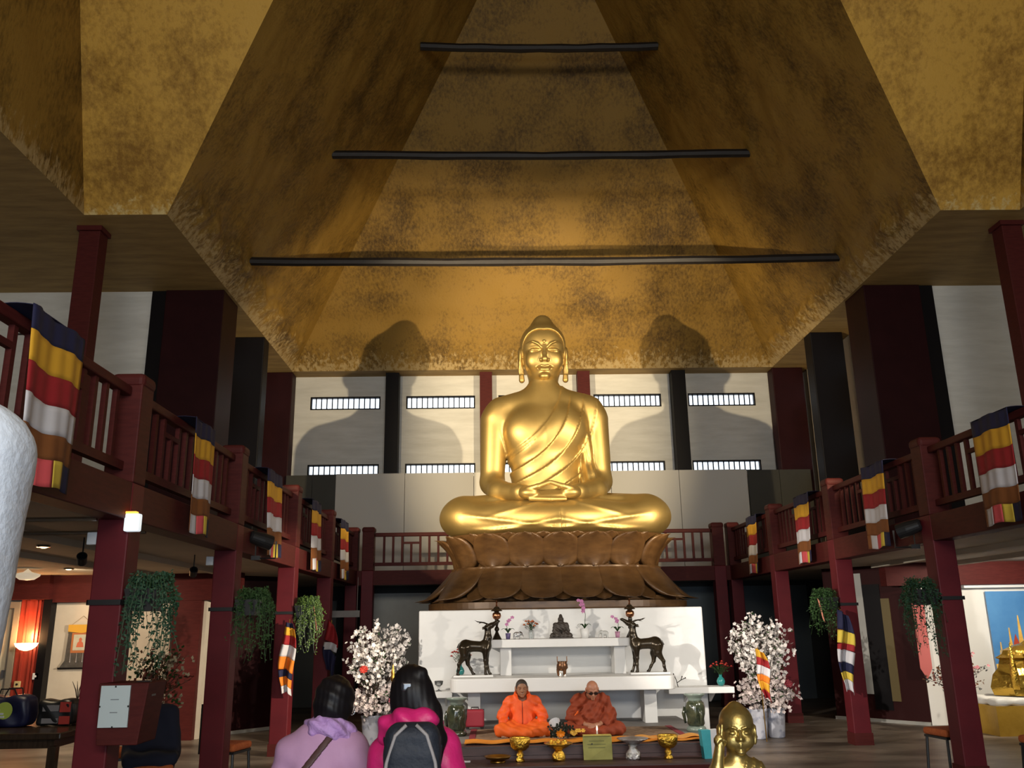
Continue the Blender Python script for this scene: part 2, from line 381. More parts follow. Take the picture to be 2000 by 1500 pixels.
# white board behind the statue and dark panels beside it
t = thing('backdrop_board', 'wide plain white board standing behind the golden statue', 'board', (.15, 21.5, 2.86))
for i in range(6): MB().box(-5.1+1.7*i, -5.1+1.7*(i+1)-.012, -.02, .02, 0, 2.5).ob('panel', panelw, t)
for s, sd, x0, x1 in ((-1, 'left', 6.2, 4.9), (1, 'right', 6.9, 5.3)):
    t = thing('dark_screen', 'dark olive screen at the %s end of the white board' % sd, 'screen', (s*(x0+x1)/2, 21.62, 2.86), group='dark screens')
    w = (x0-x1)/2
    for i in range(2): MB().box(-w+i*w, -w+(i+1)*w-.01, -.02, .02, 0, 2.5).ob('panel', olive, t)

# ================================================================== gallery
for s, sd in ((-1, 'left'), (1, 'right')):
    struct(MB().box(*sorted((s*4.12, s*12.0)), -3, 16.05, 2.62, 2.84).box(*sorted((s*4.12, s*7.2)), 16.05, 22.2, 2.62, 2.84).ob('floor_gallery_'+sd, deckm))
    struct(bevel(MB().box(*sorted((s*3.98, s*4.2)), -3, 19.2, 2.56, 2.86).ob('trim_beam_'+sd, redd), .01))
    struct(MB().box(*sorted((s*4.2, s*4.3)), -3, 19.2, 2.585, 2.62).ob('trim_batten_'+sd, deckm))
    # joists showing under the gallery
    for k, xx in enumerate((5.4, 6.6)): struct(MB().box(*sorted((s*xx, s*(xx+.12))), -3, 15.2, 2.55, 2.62).ob('trim_joist_'+sd, deckm))
struct(MB().box(-4.12, 4.12, 19.12, 22.2, 2.62, 2.84).ob('floor_gallery_back', deckm))
struct(MB().box(-3.98, 3.98, 19.0, 19.2, 2.56, 2.86).ob('trim_beam_back', redd))
struct(MB().box(-3.98, 3.98, 19.2, 19.3, 2.585, 2.62).ob('trim_batten_back', deckm))

PIL_Y = [1.2, 4.2, 7.2, 10.2, 13.2, 16.1, 19.1]
def pillar(x, y, label, base=True):
    t = thing('gallery_pillar', label, 'pillar', (x, y, 0), group='dark red gallery pillars')
    bevel(MB().box(-.125, .125, -.125, .125, 0, 2.86).ob('shaft', red, t), .012); bevel(MB().box(-.125, .125, -.125, .125, 2.86, 3.70).ob('rail_post', redd, t), .012)
    bevel(MB().box(-.14, .14, -.14, .14, 3.66, 3.78).ob('post_cap', redd, t), .045, 3)
    MB().box(-.135, .135, -.135, .135, 0, .16).ob('plinth', redd, t)
    return t
lab = {(-1, 7.2): 'dark red square pillar on the left carrying the donation box', (-1, 10.2): 'dark red square pillar on the left beside the orange stool',
 (-1, 13.2): 'brightly lit red pillar on the left with a striped flag tied to it', (-1, 16.1): 'red pillar on the left behind the folded red and blue flag', (-1, 19.1): 'red corner pillar at the far left end of the gallery',
 (1, 10.2): 'dark red pillar at the right nearest the camera, beside the gold stupa', (1, 13.2): 'red pillar on the right with a twisted striped flag hanging on it', (1, 16.1): 'slim red pillar on the right behind the white blossom tree',
 (1, 19.1): 'red corner pillar at the far right end of the gallery', (1, 7.2): 'red gallery pillar on the right just outside the picture', (-1, 4.2): 'red gallery pillar on the left beside the camera', (1, 4.2): 'red gallery pillar on the right beside the camera'}
for s in (-1, 1):
    for y in PIL_Y[1:]: pillar(s*4.1, y, lab[(s, y)])
for s, sd in ((-1, 'left'), (1, 'right')): pillar(s*3.76, 19.1, 'inner of the paired red posts at the far %s corner of the gallery' % sd)
# balustrades: one per bay; balusters share meshes
bars = {}
def barmesh(h):
    k = round(h, 3)
    if k not in bars:
        b = MB().box(-.024, .024, -.02, .02, 0, h); me = bpy.data.meshes.new('baluster'); me.from_pydata(b.v, [], b.f); me.materials.append(redd); bars[k] = me
    return bars[k]
def balustrade(p0, p1, label):
    p0 = Vector(p0); p1 = Vector(p1); L = (p1-p0).length-.27; c = (p0+p1)/2
    t = thing('balustrade', label, 'balustrade', (c.x, c.y, 2.86), math.atan2(p1.y-p0.y, p1.x-p0.x), 'gallery balustrades')
    bevel(MB().box(-L/2, L/2, -.045, .045, .72, .80).ob('top_rail', redd, t), .012); MB().box(-L/2, L/2, -.035, .035, .10, .17).ob('bottom_rail', redd, t)
    n = round(L/.19); st = L/n; z0, z1, zs = .17, .72, .56
    i = 1
    while i < n:
        k = (i-1) % 5
        x = -L/2+i*st
        if k == 3 and i+1 < n:
            data_ob('baluster', barmesh(zs-z0), redd, t, (x, 0, z0))
            MB().box(x-st+.024, x+st-.024, -.02, .02, zs, zs+.045).ob('short_rail', redd, t)
        else: data_ob('baluster', barmesh(z1-z0), redd, t, (x, 0, z0))
        i += 1
    return t
bl = {(-1, 0): 'maroon balustrade bay on the left gallery nearest the camera', (-1, 1): 'maroon balustrade bay on the left gallery above the donation box', (-1, 2): 'maroon balustrade bay on the left gallery above the first hanging plant', (-1, 3): 'maroon balustrade bay, fourth along the left gallery', (-1, 4): 'maroon balustrade bay at the far end of the left gallery',
 (1, 0): 'maroon balustrade bay on the right gallery beside the camera', (1, 1): 'maroon balustrade bay on the right gallery holding the largest flag', (1, 2): 'maroon balustrade bay, second along the right gallery in view', (1, 3): 'maroon balustrade bay, third along the right gallery in view', (1, 4): 'maroon balustrade bay at the far end of the right gallery'}
for s in (-1, 1):
    for i in range(5): balustrade((s*4.1, PIL_Y[i+1], 0), (s*4.1, PIL_Y[i+2], 0), bl[(s, i)])
for s, sd in ((-1, 'left'), (1, 'right')): balustrade(*sorted(((s*3.76, 19.1, 0), (0, 19.1, 0))), 'maroon balustrade of the back gallery, %s of the lotus pedestal' % sd)

# ================================================================== ground storey under the gallery
def wallbox(name, mt, x0, x1, y0, y1, z0, z1): return struct(MB().box(min(x0, x1), max(x0, x1), y0, y1, z0, z1).ob(name, mt))
# left: panels of the wall facing the nave
wallbox('wall_lower_left', cream, -12.0, -5.9, 15.25, 15.5, 0, 2.62)
wallbox('trim_lintel_left', redd, -9.9, -8.42, 14.95, 15.25, 2.23, 2.62); wallbox('trim_lintel_left_dark', redd, -8.42, -5.3, 15.08, 15.25, 2.18, 2.62)
wallbox('trim_pilaster_brown', redd, -6.42, -5.95, 15.1, 15.27, 0, 2.2)
wallbox('trim_pilaster_red', mat('lamp_red', (.30, .035, .02), .45), -8.92, -8.53, 15.12, 15.27, 0, 2.25)
for x in (-8.8, -8.66, -8.6): wallbox('trim_reed', MATS['lamp_red'], x-.018, x+.018, 15.09, 15.12, 0, 2.22)
wallbox('trim_black_post', black, -8.53, -8.4, 15.06, 15.27, 0, 2.23)
wallbox('trim_door_frame', mat('taupe_frame', (.22, .19, .15), .6), -9.02, -8.93, 15.1, 15.27, 0, 2.2); wallbox('trim_door_head', MATS['taupe_frame'], -9.9, -9.02, 15.1, 15.27, 2.1, 2.2)
d = thing('door_1', None, None, (-9.5, 15.2, 0)); struct(d)
MB().box(-.42, .46, -.02, .04, 0, 2.1).ob('door_leaf', mat('door_cream', (.60, .55, .42), .6), d); MB().box(.38, .42, -.06, -.02, 1.0, 1.12).ob('handle', chrome, d)
# right: white wall with poster, lintel
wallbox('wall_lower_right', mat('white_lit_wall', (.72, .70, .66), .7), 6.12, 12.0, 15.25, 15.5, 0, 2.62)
wallbox('trim_lintel_right', redd, 5.55, 12.0, 15.0, 15.25, 2.24, 2.62)
wallbox('trim_rail_right', whitec, 6.9, 12.0, 15.08, 15.25, 2.19, 2.24)
# oblique partitions with door leaves, both sides
def oblique(s, parts):
    a = Vector((s*6.12, 15.25, 0)); b = Vector((s*5.05, 16.55, 0)); dv = (b-a); L = dv.length; ang = math.atan2(dv.y, dv.x)
    for nm, mt, u0, u1, z0, z1, th in parts:
        o = MB().box(u0*L, u1*L, -th/2, th/2, z0, z1).ob(nm, mt); o.location = a; o.rotation_euler = (0, 0, ang); struct(o)
yel = mat('ochre_strip', (.12, .085, .026), .6)
oblique(1, [('wall_oblique_right', mat('deep_maroon', (.028, .005, .005), .6, spec=.15), 0, 1, 0, 2.62, .06), ('trim_strip_ochre', yel, .27, .36, .35, 2.05, .09), ('trim_strip_white', greyw, .55, .66, .45, 2.5, .10), ('trim_dark_door', black, .36, .55, .2, 2.3, .08), ('baseboard_right', greyw, 0, 1, 0, .05, .16)])
oblique(-1, [('wall_oblique_left', pierm, 0, 1, 0, 2.62, .06), ('trim_strip_pale', greyw, .08, .24, .45, 2.1, .10), ('trim_dark_jamb', black, .24, .34, 0, 2.2, .12), ('baseboard_left', greyw, .3, 1, 0, .05, .16)])
for s, sd in ((-1, 'left'), (1, 'right')):
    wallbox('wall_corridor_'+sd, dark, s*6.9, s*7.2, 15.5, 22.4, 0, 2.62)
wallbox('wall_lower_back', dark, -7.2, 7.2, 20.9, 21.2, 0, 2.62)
wallbox('trim_back_panel_left', greyw, -3.9, -2.55, 20.8, 20.92, 0, 2.45)
wallbox('trim_back_panel_right', tealg, 2.9, 6.2, 20.8, 20.92, 0, 2.5)
wallbox('trim_back_panel_far_left', mat('olive_grey', (.12, .12, .11), .8), -6.3, -4.7, 20.8, 20.92, 0, 2.3)
for x in (-4.35, 2.45): wallbox('trim_back_jamb', pierm, x-.12, x+.12, 20.7, 20.9, 0, 2.62)
# ================================================================== stage lamps on the gallery rails
def stage_lamp(name, label, loc, aim, power, col, size=70, blend=.5, group='gallery spotlights', body=.11, radius=.05):
    t = thing(name, label, 'spotlight', loc, group=group)
    d = (Vector(aim)-Vector(loc)).normalized(); q = d.to_track_quat('Z', 'Y')
    h = MB().lathe([(.05, -.22), (body*.8, -.2), (body, -.05), (body, .06), (body*.92, .06), (body*.9, -.02)], 20).ob('housing', blackm, t); h.rotation_mode = 'QUATERNION'; h.rotation_quaternion = q
    g = MB().lathe([(.0001, 0), (body*.9, 0), (body*.9, .012), (.0001, .014)], 20).ob('lens', mat('lamp_lens', (1, .9, .7), .2, emit=(1, .86, .6), estr=6), t); g.rotation_mode = 'QUATERNION'; g.rotation_quaternion = q; g.location = d*-.03
    MB().tube([(-body-.03, 0, 0), (-body-.03, 0, -.2), (body+.03, 0, -.2), (body+.03, 0, 0)], .012, 6).ob('bracket', blackm, t)
    if power:
        L = bpy.data.lights.new(name+'_light', 'SPOT'); L.energy = power; L.color = col; L.spot_size = math.radians(size); L.spot_blend = blend; L.shadow_soft_size = radius
        o = bpy.data.objects.new(name+'_light', L); COL.objects.link(o); o.parent = t; o.location = d*.09; o.rotation_euler = d.to_track_quat('-Z', 'Y').to_euler()
    return t
WARM = (1, .80, .50)
def stage_stand(t, h):
    MB().tube([(0, 0, -h+.02), (0, 0, -.2)], .018, 8).ob('stand_pole', blackm, t)
    for k in range(3):
        a = k*2.1+.4; MB().tube([(0, 0, -h+.35), (.3*math.cos(a), .3*math.sin(a), -h+.012)], .012, 6).ob('leg', blackm, t)
a_ = stage_lamp('stage_spotlight', 'black spotlight on a stand up on the left gallery, aimed at the golden statue', (-5.65, 8.3, 4.75), (-.3, 17.0, 6.0), 5200, WARM, 50, .6); stage_stand(a_, 1.91)
a_ = stage_lamp('stage_spotlight', 'black spotlight on a stand up on the right gallery, aimed at the golden statue', (5.5, 7.6, 4.65), (.3, 17.0, 6.0), 5200, WARM, 50, .6); stage_stand(a_, 1.81)
for s_, lb in ((-1, 'small black floodlight below the rail by the third left flag'), (1, 'small black floodlight below the rail beside the right pillar with the planter')):
    a_ = stage_lamp('small_floodlight', lb, (s_*3.82, 10.75 if s_ < 0 else 10.45, 2.72), (s_*-.6, 14.2, 1.2), 330, (1, .92, .80), 100, .6, 'floodlights under the gallery rail', .09)
    MB().box(*sorted((s_*.06, s_*.165)), -.03, .03, -.22, -.17).ob('arm', blackm, a_)
a_ = stage_lamp('small_floodlight', 'small floodlight under the right rail, nearest the camera', (3.82, 7.75, 2.72), (-4.05, 12.9, 1.5), 3600, (1, .86, .66), 22, .4, 'floodlights under the gallery rail', .09)
MB().box(.06, .165, -.03, .03, -.22, -.17).ob('arm', blackm, a_)

# ================================================================== altar block
t = thing('altar', 'large plain white altar block under the lotus pedestal', 'altar', (0, 14.35, 0))
bevel(MB().box(-2.27, 2.24, 0, 3.5, 0, 1.94).ob('block', white, t), .02)
for sd, x0, x1 in (('left', -2.36, -1.72), ('right', 1.55, 2.55)):
    ws = thing('side_shelf', 'white shelf on the altar front, %s of the offering table' % sd, 'shelf', ((x0+x1)/2, 14.14, .65), group='altar side shelves')
    bevel(MB().box((x0-x1)/2, (x1-x0)/2, -.21, .208, .01, .10).ob('board', white, ws), .006)
    for k in (-.2, .2): MB().prism([(.208, -.14), (.208, .01), (-.12, .01)], .03, 'x', k).ob('bracket', white, ws)
t = thing('offering_table', 'long low white offering table with rounded ends before the altar', 'table', (-.1, 13.3, .3128), group='white altar tables')
pl = []
for cx, sg in ((1.5, 1), (-1.5, -1)):
    for k in range(7):
        a = (-PI/2+PI/2*k/6) if sg > 0 else (PI+PI/2*k/6)
        pl.append((cx+.12*math.cos(a), -.1+.2*math.sin(a)+.1))
pl = [(-1.62, 1.0)]+pl[7:]+pl[:7]+[(1.62, 1.0)]
bevel(MB().prism(pl, .19, 'z', .47).ob('table_top', white, t), .015)
for x in (-1.28, 1.28): MB().box(x-.09, x+.09, .12, .5, 0, .47).ob('leg', white, t)
MB().box(-1.3, 1.3, .85, .9, 0, .47).ob('back_panel', whitec, t)
t = thing('altar_shelf', 'upper white altar shelf on two blocky legs', 'shelf', (-.05, 13.85, .9735), group='white altar tables')
bevel(MB().box(-1.12, 1.12, -.2, .48, .40, .52).ob('table_top', white, t), .01)
for x in (-.86, .86): bevel(MB().box(x-.085, x+.085, -.1, .3, 0, .40).ob('leg', white, t), .008)

# ================================================================== lotus pedestal
bronze = mat('lotus_brown', (.062, .029, .010), .40, .15, col2=(.125, .062, .021), scale=3, stretch=(1, 1, 3), lo=.3, hi=.7)
LC = Vector((.02, 15.98, 0))
def sup(th, a, b, n=3.0):
    c, s = math.cos(th), math.sin(th); return Vector((a*math.copysign(abs(c)**(2/n), c), b*math.copysign(abs(s)**(2/n), s), 0))
lotus = thing('lotus_pedestal', 'carved dark brown lotus pedestal with two tiers of petals on the altar', 'pedestal', (LC.x, LC.y, 1.94))
def ring(profile, seg=96):
    v = []; f = []; k = len(profile)
    for i in range(seg):
        for a, b, z in profile: p = sup(2*PI*i/seg, a, b); v.append((p.x, p.y, z))
    for i in range(seg):
        for j in range(k-1): f.append((i*k+j, ((i+1) % seg)*k+j, ((i+1) % seg)*k+j+1, i*k+j+1))
    f.append(tuple(i*k for i in range(seg))[::-1]); f.append(tuple(i*k+k-1 for i in range(seg)))
    return MB().add(v, f)
ring([(2.22, 1.62, 0), (2.24, 1.63, .02), (2.24, 1.63, .12), (2.14, 1.55, .14), (2.12, 1.53, .2), (2.0, 1.45, .24)]).ob('plinth', bronze, lotus)
ring([(2.0, 1.43, .2), (1.85, 1.35, .4), (1.7, 1.25, .66), (1.62, 1.2, .72)]).ob('lower_core', bronze, lotus)
ring([(1.62, 1.2, .64), (1.66, 1.22, .72), (1.78, 1.32, 1.0), (1.92, 1.42, 1.2), (1.94, 1.44, 1.235), (1.7, 1.2, 1.25)]).ob('seat', bronze, lotus)
def perim(a, b, N=720):
    P = [sup(2*PI*i/N, a, b) for i in range(N+1)]; d = [0]
    for i in range(N): d.append(d[-1]+(P[i+1]-P[i]).length)
    return P, d
def petals(name, count, ph, a, b, prof, wid, bul, th=.05, rim=.016, NU=12):
    P, d = perim(a, b); L = d[-1]; start = next(d[i] for i in range(len(P)) if 2*PI*i/720 >= 1.5*PI)
    for q in range(count):
        t_ = (start+(q+ph)*L/count) % L; i = min(range(720), key=lambda k: abs(d[k]-t_)); p = P[i]; tg = (P[(i+2) % 720]-P[(i-2) % 720]).normalized(); nn = Vector((tg.y, -tg.x, 0))
        n = len(prof); v = []
        for layer in (0, 1):
            for j, (o, z, wk) in enumerate(prof):
                for k in range(NU+1):
                    u = -1+2*k/NU; w = wid/2*wk
                    e = bul*(1-u*u)+(rim if abs(u) > .8 else 0)+(rim if j in (0, n-1) else 0)
                    pt = p+tg*(u*w)+nn*(o+e-layer*th)
                    v.append((pt.x, pt.y, z))
        M = n*(NU+1); f = []
        for j in range(n-1):
            for k in range(NU):
                a0 = j*(NU+1)+k; f.append((a0, a0+1, a0+NU+2, a0+NU+1)); f.append((M+a0+NU+1, M+a0+NU+2, M+a0+1, M+a0))
        for k in range(NU): f.append((M+k, M+k+1, k+1, k)); e0 = (n-1)*(NU+1)+k; f.append((e0, e0+1, M+e0+1, M+e0))
        for j in range(n-1):
            a0 = j*(NU+1); f.append((a0, a0+NU+1, M+a0+NU+1, M+a0)); a1 = a0+NU; f.append((a1+NU+1, a1, M+a1, M+a1+NU+1))
        mesh_ob(name, v, f, bronze, lotus, smooth=True)
def rounded(vs): return [max(.02, (1-abs(2*x-1)**3.2)**(1/2.4)) for x in vs]
vs = [0, .03, .08, .16, .28, .42, .56, .7, .82, .91, .97, 1]
wk = rounded(vs)
petals('petal', 18, 0, 1.66, 1.23, [(.02+.32*x**2.0, .68+.56*x-.02*x*x, w) for x, w in zip(vs, wk)], .64, .13, rim=.03)
petals('back_petal', 18, .5, 1.60, 1.18, [(.02+.32*x**1.6, .74+.50*x, max(.02, (1-(max(0, x-.35)/.65)**2)**.5*.9)) for x in vs], .66, .05, rim=.01)
petals('drooping_petal', 16, .5, 1.68, 1.24, [(.62-.60*(x)**.75-.02*(1-x)+(.05 if x < .05 else 0), .16+.54*x, w) for x, w in zip(vs, [max(.02, (1-abs(1-x)**5)**(1/2.2)) if x < .6 else 1.0-.12*(x-.6) for x in vs])], .77, .13, th=.07, rim=.028)
petals('drooping_back_petal', 16, 0, 1.62, 1.2, [(.60-.58*(x)**.75, .14+.54*x, max(.02, (1-abs(1-x)**4)**.5)) for x in vs], .5, .03, rim=.0)

# ================================================================== the golden statue
gold = mat('gold_leaf', (.345, .235, .078), .47, .85, col2=(.43, .305, .112), scale=1.6, detail=8, lo=.3, hi=.7, bump=.03, bscale=3)
BX = thing('golden_buddha_statue', 'huge gilded seated Buddha statue on the lotus pedestal', 'statue', (0, 16.05, 3.2))
XO = -.09
def body(P):
    x = P[0]-XO; y = P[1]; z = P[2]+3.2; Q = (np.abs(x), y, z)
    t_ = U(.22, El(Q, (0, .16, 5.08), (.80, .50, .76)), Cp(Q, (0, .22, 5.88), (.82, .17, 5.66), .27, .25), El(Q, (0, .12, 4.25), (.62, .46, .62)), Cp(Q, (0, .2, 5.6), (0, .18, 6.15), .36, .27))
    t_ = smin(t_, El(Q, (.36, -.12, 5.2), (.36, .22, .32)), .24)
    # robe over the statue's left shoulder, with swooping folds
    Qx, Qz = x+1.35, z-6.35; r = np.sqrt(Qx*Qx+Qz*Qz)
    robe = np.clip((r-1.70)/.02, 0, 1)
    ph = (r-1.70-.10*np.sin(z*1.7))/.245; fr = ph-np.floor(ph)
    fold = np.clip((r-1.75)/.15, 0, 1)*(.05*(1-fr)**2.0*np.clip(fr/.06,0,1)) * np.clip((6.0-z)/.4, 0, 1)
    low = np.clip((.5-y)/.3, 0, 1)
    t_ = t_-(robe*.022+fold*low)
    arm = U(.1, Cp(Q, (.95, .17, 5.45), (1.0, .12, 4.3), .265, .225), Ch(Q, [(1.0, .1, 4.22), (.86, -.3, 4.02), (.50, -.75, 3.94), (.34, -.88, 3.92)], [.215, .20, .14, .115], .08))
    v = smin(t_, arm, .06+.12*np.clip((z-5.0)/.4, 0, 1))
    # hanging folds between robe-side arm and body
    dr = U(.1, El((x, y, z), (.76, .1, 4.75), (.16, .30, .72)), El((x, y, z), (.80, -.05, 4.2), (.17, .3, .35)))-.018*np.sin(x*52+z*6)
    v = smin(v, dr, .05)
    return v
sdf_ob('torso', body, (-1.45, -1.1, .25), (1.3, .85, 3.1), .021, gold, BX)
def legs(P):
    x, y, z = P[0]-.03, P[1], P[2]+3.2; Q = (np.abs(x), y, z)
    v = U(.16, Cp(Q, (.4, .2, 3.66), (1.6, -.35, 3.58), .42, .36), El(Q, (1.66, -.42, 3.53), (.40, .42, .335)), Cp(Q, (1.55, -.62, 3.47), (.0, -1.0, 3.44), .27, .26), El(Q, (0, -.35, 3.55), (1.45, .72, .36)))
    v = smin(v, El(Q, (0, .25, 3.6), (.95, .55, .5)), .15)
    # feet resting on the thighs
    v = smin(v, Cp(Q, (.55, -.5, 3.86), (1.15, -.42, 3.86), .075, .05), .1)
    a = np.abs(x)
    fr = np.clip((-.15-y)/.3, 0, 1)
    w1 = (z-3.42)+.16*a; w2 = (z-3.3)-.17*(a-.2)
    v = v-fr*(.028*np.exp(-(w1/.045)**2)*np.clip((1.5-a)/.4, 0, 1)+.024*np.exp(-(w2/.04)**2)*np.clip((1.7-a)/.4, 0, 1)+.016*np.exp(-((z-3.72+.28*(a-.4))/.035)**2)*np.clip((1.3-a)/.3, 0, 1)+.02*np.exp(-((z-3.28)/.03)**2)*np.clip((1.6-a)/.3, 0, 1))
    v = v+fr*.03*np.exp(-((x-.06)/.018)**2)*np.clip((3.62-z)/.1, 0, 1)
    return smax(v, 3.2-z, .04)
sdf_ob('crossed_legs', legs, (-2.15, -1.45, -.06), (2.2, .95, 1.0), .024, gold, BX)
def hands(P):
    x, y, z = P[0]-XO, P[1], P[2]+3.2; Q = (np.abs(x), y, z)
    v = U(.06, El(Q, (.36, -.93, 3.90), (.17, .15, .10)), Cp(Q, (.45, -.86, 3.93), (.30, -.96, 3.90), .10, .09))
    fs = None
    for i in range(4):
        a = Ch((x, y, z), [(-.34, -1.0+.03*i, 3.80+.035*i), (.0, -1.07+.03*i, 3.775+.035*i), (.26-.03*i, -1.04+.03*i, 3.78+.035*i)], [.045, .042, .03], .01)
        b = Ch((-x, y, z), [(-.34, -.97+.03*i, 3.86+.03*i), (.0, -1.03+.03*i, 3.835+.03*i), (.24-.03*i, -1.0+.03*i, 3.84+.03*i)], [.045, .042, .03], .01)
        fs = U(.01, a, b) if fs is None else U(.01, fs, a, b)
    v = smin(v, fs, .03)
    th = Ch(Q, [(.37, -1.0, 3.96), (.22, -1.06, 4.0), (.015, -1.06, 4.07)], [.06, .048, .036], .02)
    return smin(v, th, .02)
sdf_ob('hands', hands, (-.75, -1.25, .5), (.6, -.68, 1.0), .012, gold, BX)
FX = -.085
def skull(Q): return U(.14, El(Q, (0, .17, 6.93), (.425, .47, .43)), El(Q, (0, .10, 6.60), (.375, .40, .47)))
NOD = .12
def nodh(P):
    x, y, z = P[0]-FX, P[1]-.2, P[2]+3.2-6.55
    return x, y*math.cos(NOD)+z*math.sin(NOD)+.2, -y*math.sin(NOD)+z*math.cos(NOD)+6.55
def head(P):
    x, y, z = nodh(P); Q = (np.abs(x), y, z); a = np.abs(x)
    v = skull(Q)
    v = smin(v, Cp(Q, (0, .2, 6.4), (0, .2, 5.8), .27, .32), .08)
    for zz in (6.06, 5.97): v = v+.010*np.exp(-((z-zz-.06*x**2)/.012)**2)*(a < .5)
    v = smin(v, El(Q, (.20, -.165, 6.585), (.15, .13, .17)), .10)
    v = v+.042*np.exp(-(((a-.17)/.13)**2+((z-6.80)/.06)**2))*(y < .1)
    v = smin(v, El(Q, (.17, -.215, 6.765), (.118, .075, .055)), .015)
    v = v+.018*np.exp(-((z-6.745-1.6*(a-.17)**2)/.008)**2)*np.clip(1-((a-.17)/.13)**4, 0, 1)*(y < 0)
    v = smin(v, Ch(Q, [(.04, -.295, 6.80), (.12, -.300, 6.885), (.22, -.262, 6.935), (.33, -.13, 6.90)], [.018, .019, .018, .008], .0), .022)
    v = smin(v, Ch(Q, [(0, -.285, 6.84), (0, -.345, 6.68), (0, -.40, 6.575)], [.036, .040, .056], .03), .035)
    v = smin(v, El(Q, (.06, -.345, 6.565), (.045, .05, .036)), .022)
    v = smin(v, Ch(Q, [(0, -.335, 6.440), (.06, -.335, 6.456), (.155, -.262, 6.432)], [.027, .026, .012]), .014)
    v = smin(v, Ch(Q, [(0, -.325, 6.385), (.065, -.318, 6.390), (.12, -.27, 6.412)], [.032, .026, .010]), .014)
    v = v+.012*np.exp(-((z-6.416-.3*x**2)/.007)**2)*(a < .15)*(y < 0)
    v = smin(v, El(Q, (0, -.225, 6.275), (.095, .075, .062)), .06)
    v = smin(v, El(Q, (0, -.315, 6.925), (.030, .024, .030)), .006)
    # long ears
    ear = U(.03, El(Q, (.44, .15, 6.72), (.055, .12, .18)), Ch(Q, [(.44, .12, 6.60), (.43, .1, 6.42), (.42, .08, 6.24)], [.052, .046, .056], .03))
    ear = smax(ear, -El(Q, (.495, .11, 6.72), (.04, .07, .12)), .02)
    ear = smax(ear, -El(Q, (.43, .06, 6.43), (.1, .016, .09)), .01)
    return smin(v, ear, .03)
sdf_ob('head', head, (-.65, -.6, 2.5), (.5, .85, 4.3), .0115, gold, BX)
def hair(P):
    x, y, z = nodh(P); Q = (np.abs(x), y, z)
    v = U(.12, El(Q, (0, .17, 6.94), (.43, .48, .43)), El(Q, (0, .2, 7.33), (.19, .19, .20)))-.013
    v = smin(v, El(Q, (0, .3, 6.75), (.42, .36, .38)), .1)
    face = smin(El(Q, (.12, -.50, 6.64), (.46, .68, .60)), El(Q, (0, -.5, 6.60), (.56, .68, .58)), .02)
    return smax(v, -face, .02)
sdf_ob('hair', hair, (-.65, -.6, 2.9), (.5, .9, 4.5), .0125, gold, BX)
# ================================================================== dais and monks' place
wood_p = mat('plum_wood', (.055, .026, .024), .5, col2=(.085, .042, .038), scale=3, stretch=(1, 6, 6))
greyd = mat('grey_dais', (.16, .15, .14), .6, col2=(.22, .20, .19), scale=2)
t = thing('dais', 'low dark wooden dais on which the two monks sit', 'platform', (0, 11.2, 0))
bevel(MB().box(-2.15, 1.72, 0, 3.14, 0, .312).ob('platform', greyd, t), .01)
for i in range(3): MB().box(-2.15, 1.72, -.022, -.0, .03+.09*i, .03+.09*i+.085).ob('plank', wood_p, t)
for i in range(6): MB().box(-2.15, 1.72, -.02+.05*i, .026+.05*i, .305, .3125).ob('plank', wood_p, t)
t = thing('dais_step', 'dark plum wooden step in front of the dais with brass vessels', 'step', (-.2, 10.62, 0))
bevel(MB().box(-1.95, 1.95, 0, .55, 0, .17).ob('tread', wood_p, t), .01); MB().box(-1.97, 1.97, -.02, .0, .0, .15).ob('riser', redd, t)
rug_m = mat('rug', (.16, .09, .05), .9, col2=(.30, .20, .12), scale=14); rug_r = mat('rug_red', (.22, .02, .03), .9); orange_c = mat('orange_cloth', (.62, .20, .012), .7, col2=(.74, .27, .02), scale=5)
t = thing('rug', 'patterned brown rug laid along the dais under the monks', 'rug', (-.05, 12.25, .3135))
MB().box(-1.36, 1.40, -.55, .62, 0, .012).ob('pile', rug_m, t)
for x in (-1.36, 1.32): MB().box(x, x+.08, -.55, .62, .012, .018).ob('border', rug_r, t)
t = thing('orange_runner', 'orange cloth runner along the front edge of the dais', 'cloth', (-.1, 11.45, .312))
MB().sheet(lambda u, v: (-1.35+2.9*u, -.16+.34*v, .022+.008*math.sin(u*40)+.006*math.sin(v*9+u*7)), 60, 6, .01).ob('cloth', orange_c, t)
MB().sheet(lambda u, v: (.75+.8*u, -.12+.25*v+.1*u, .04+.012*math.sin(u*16)), 24, 5, .01).ob('folded_end', mat('orange_cloth_pale', (.70, .32, .06), .8), t)

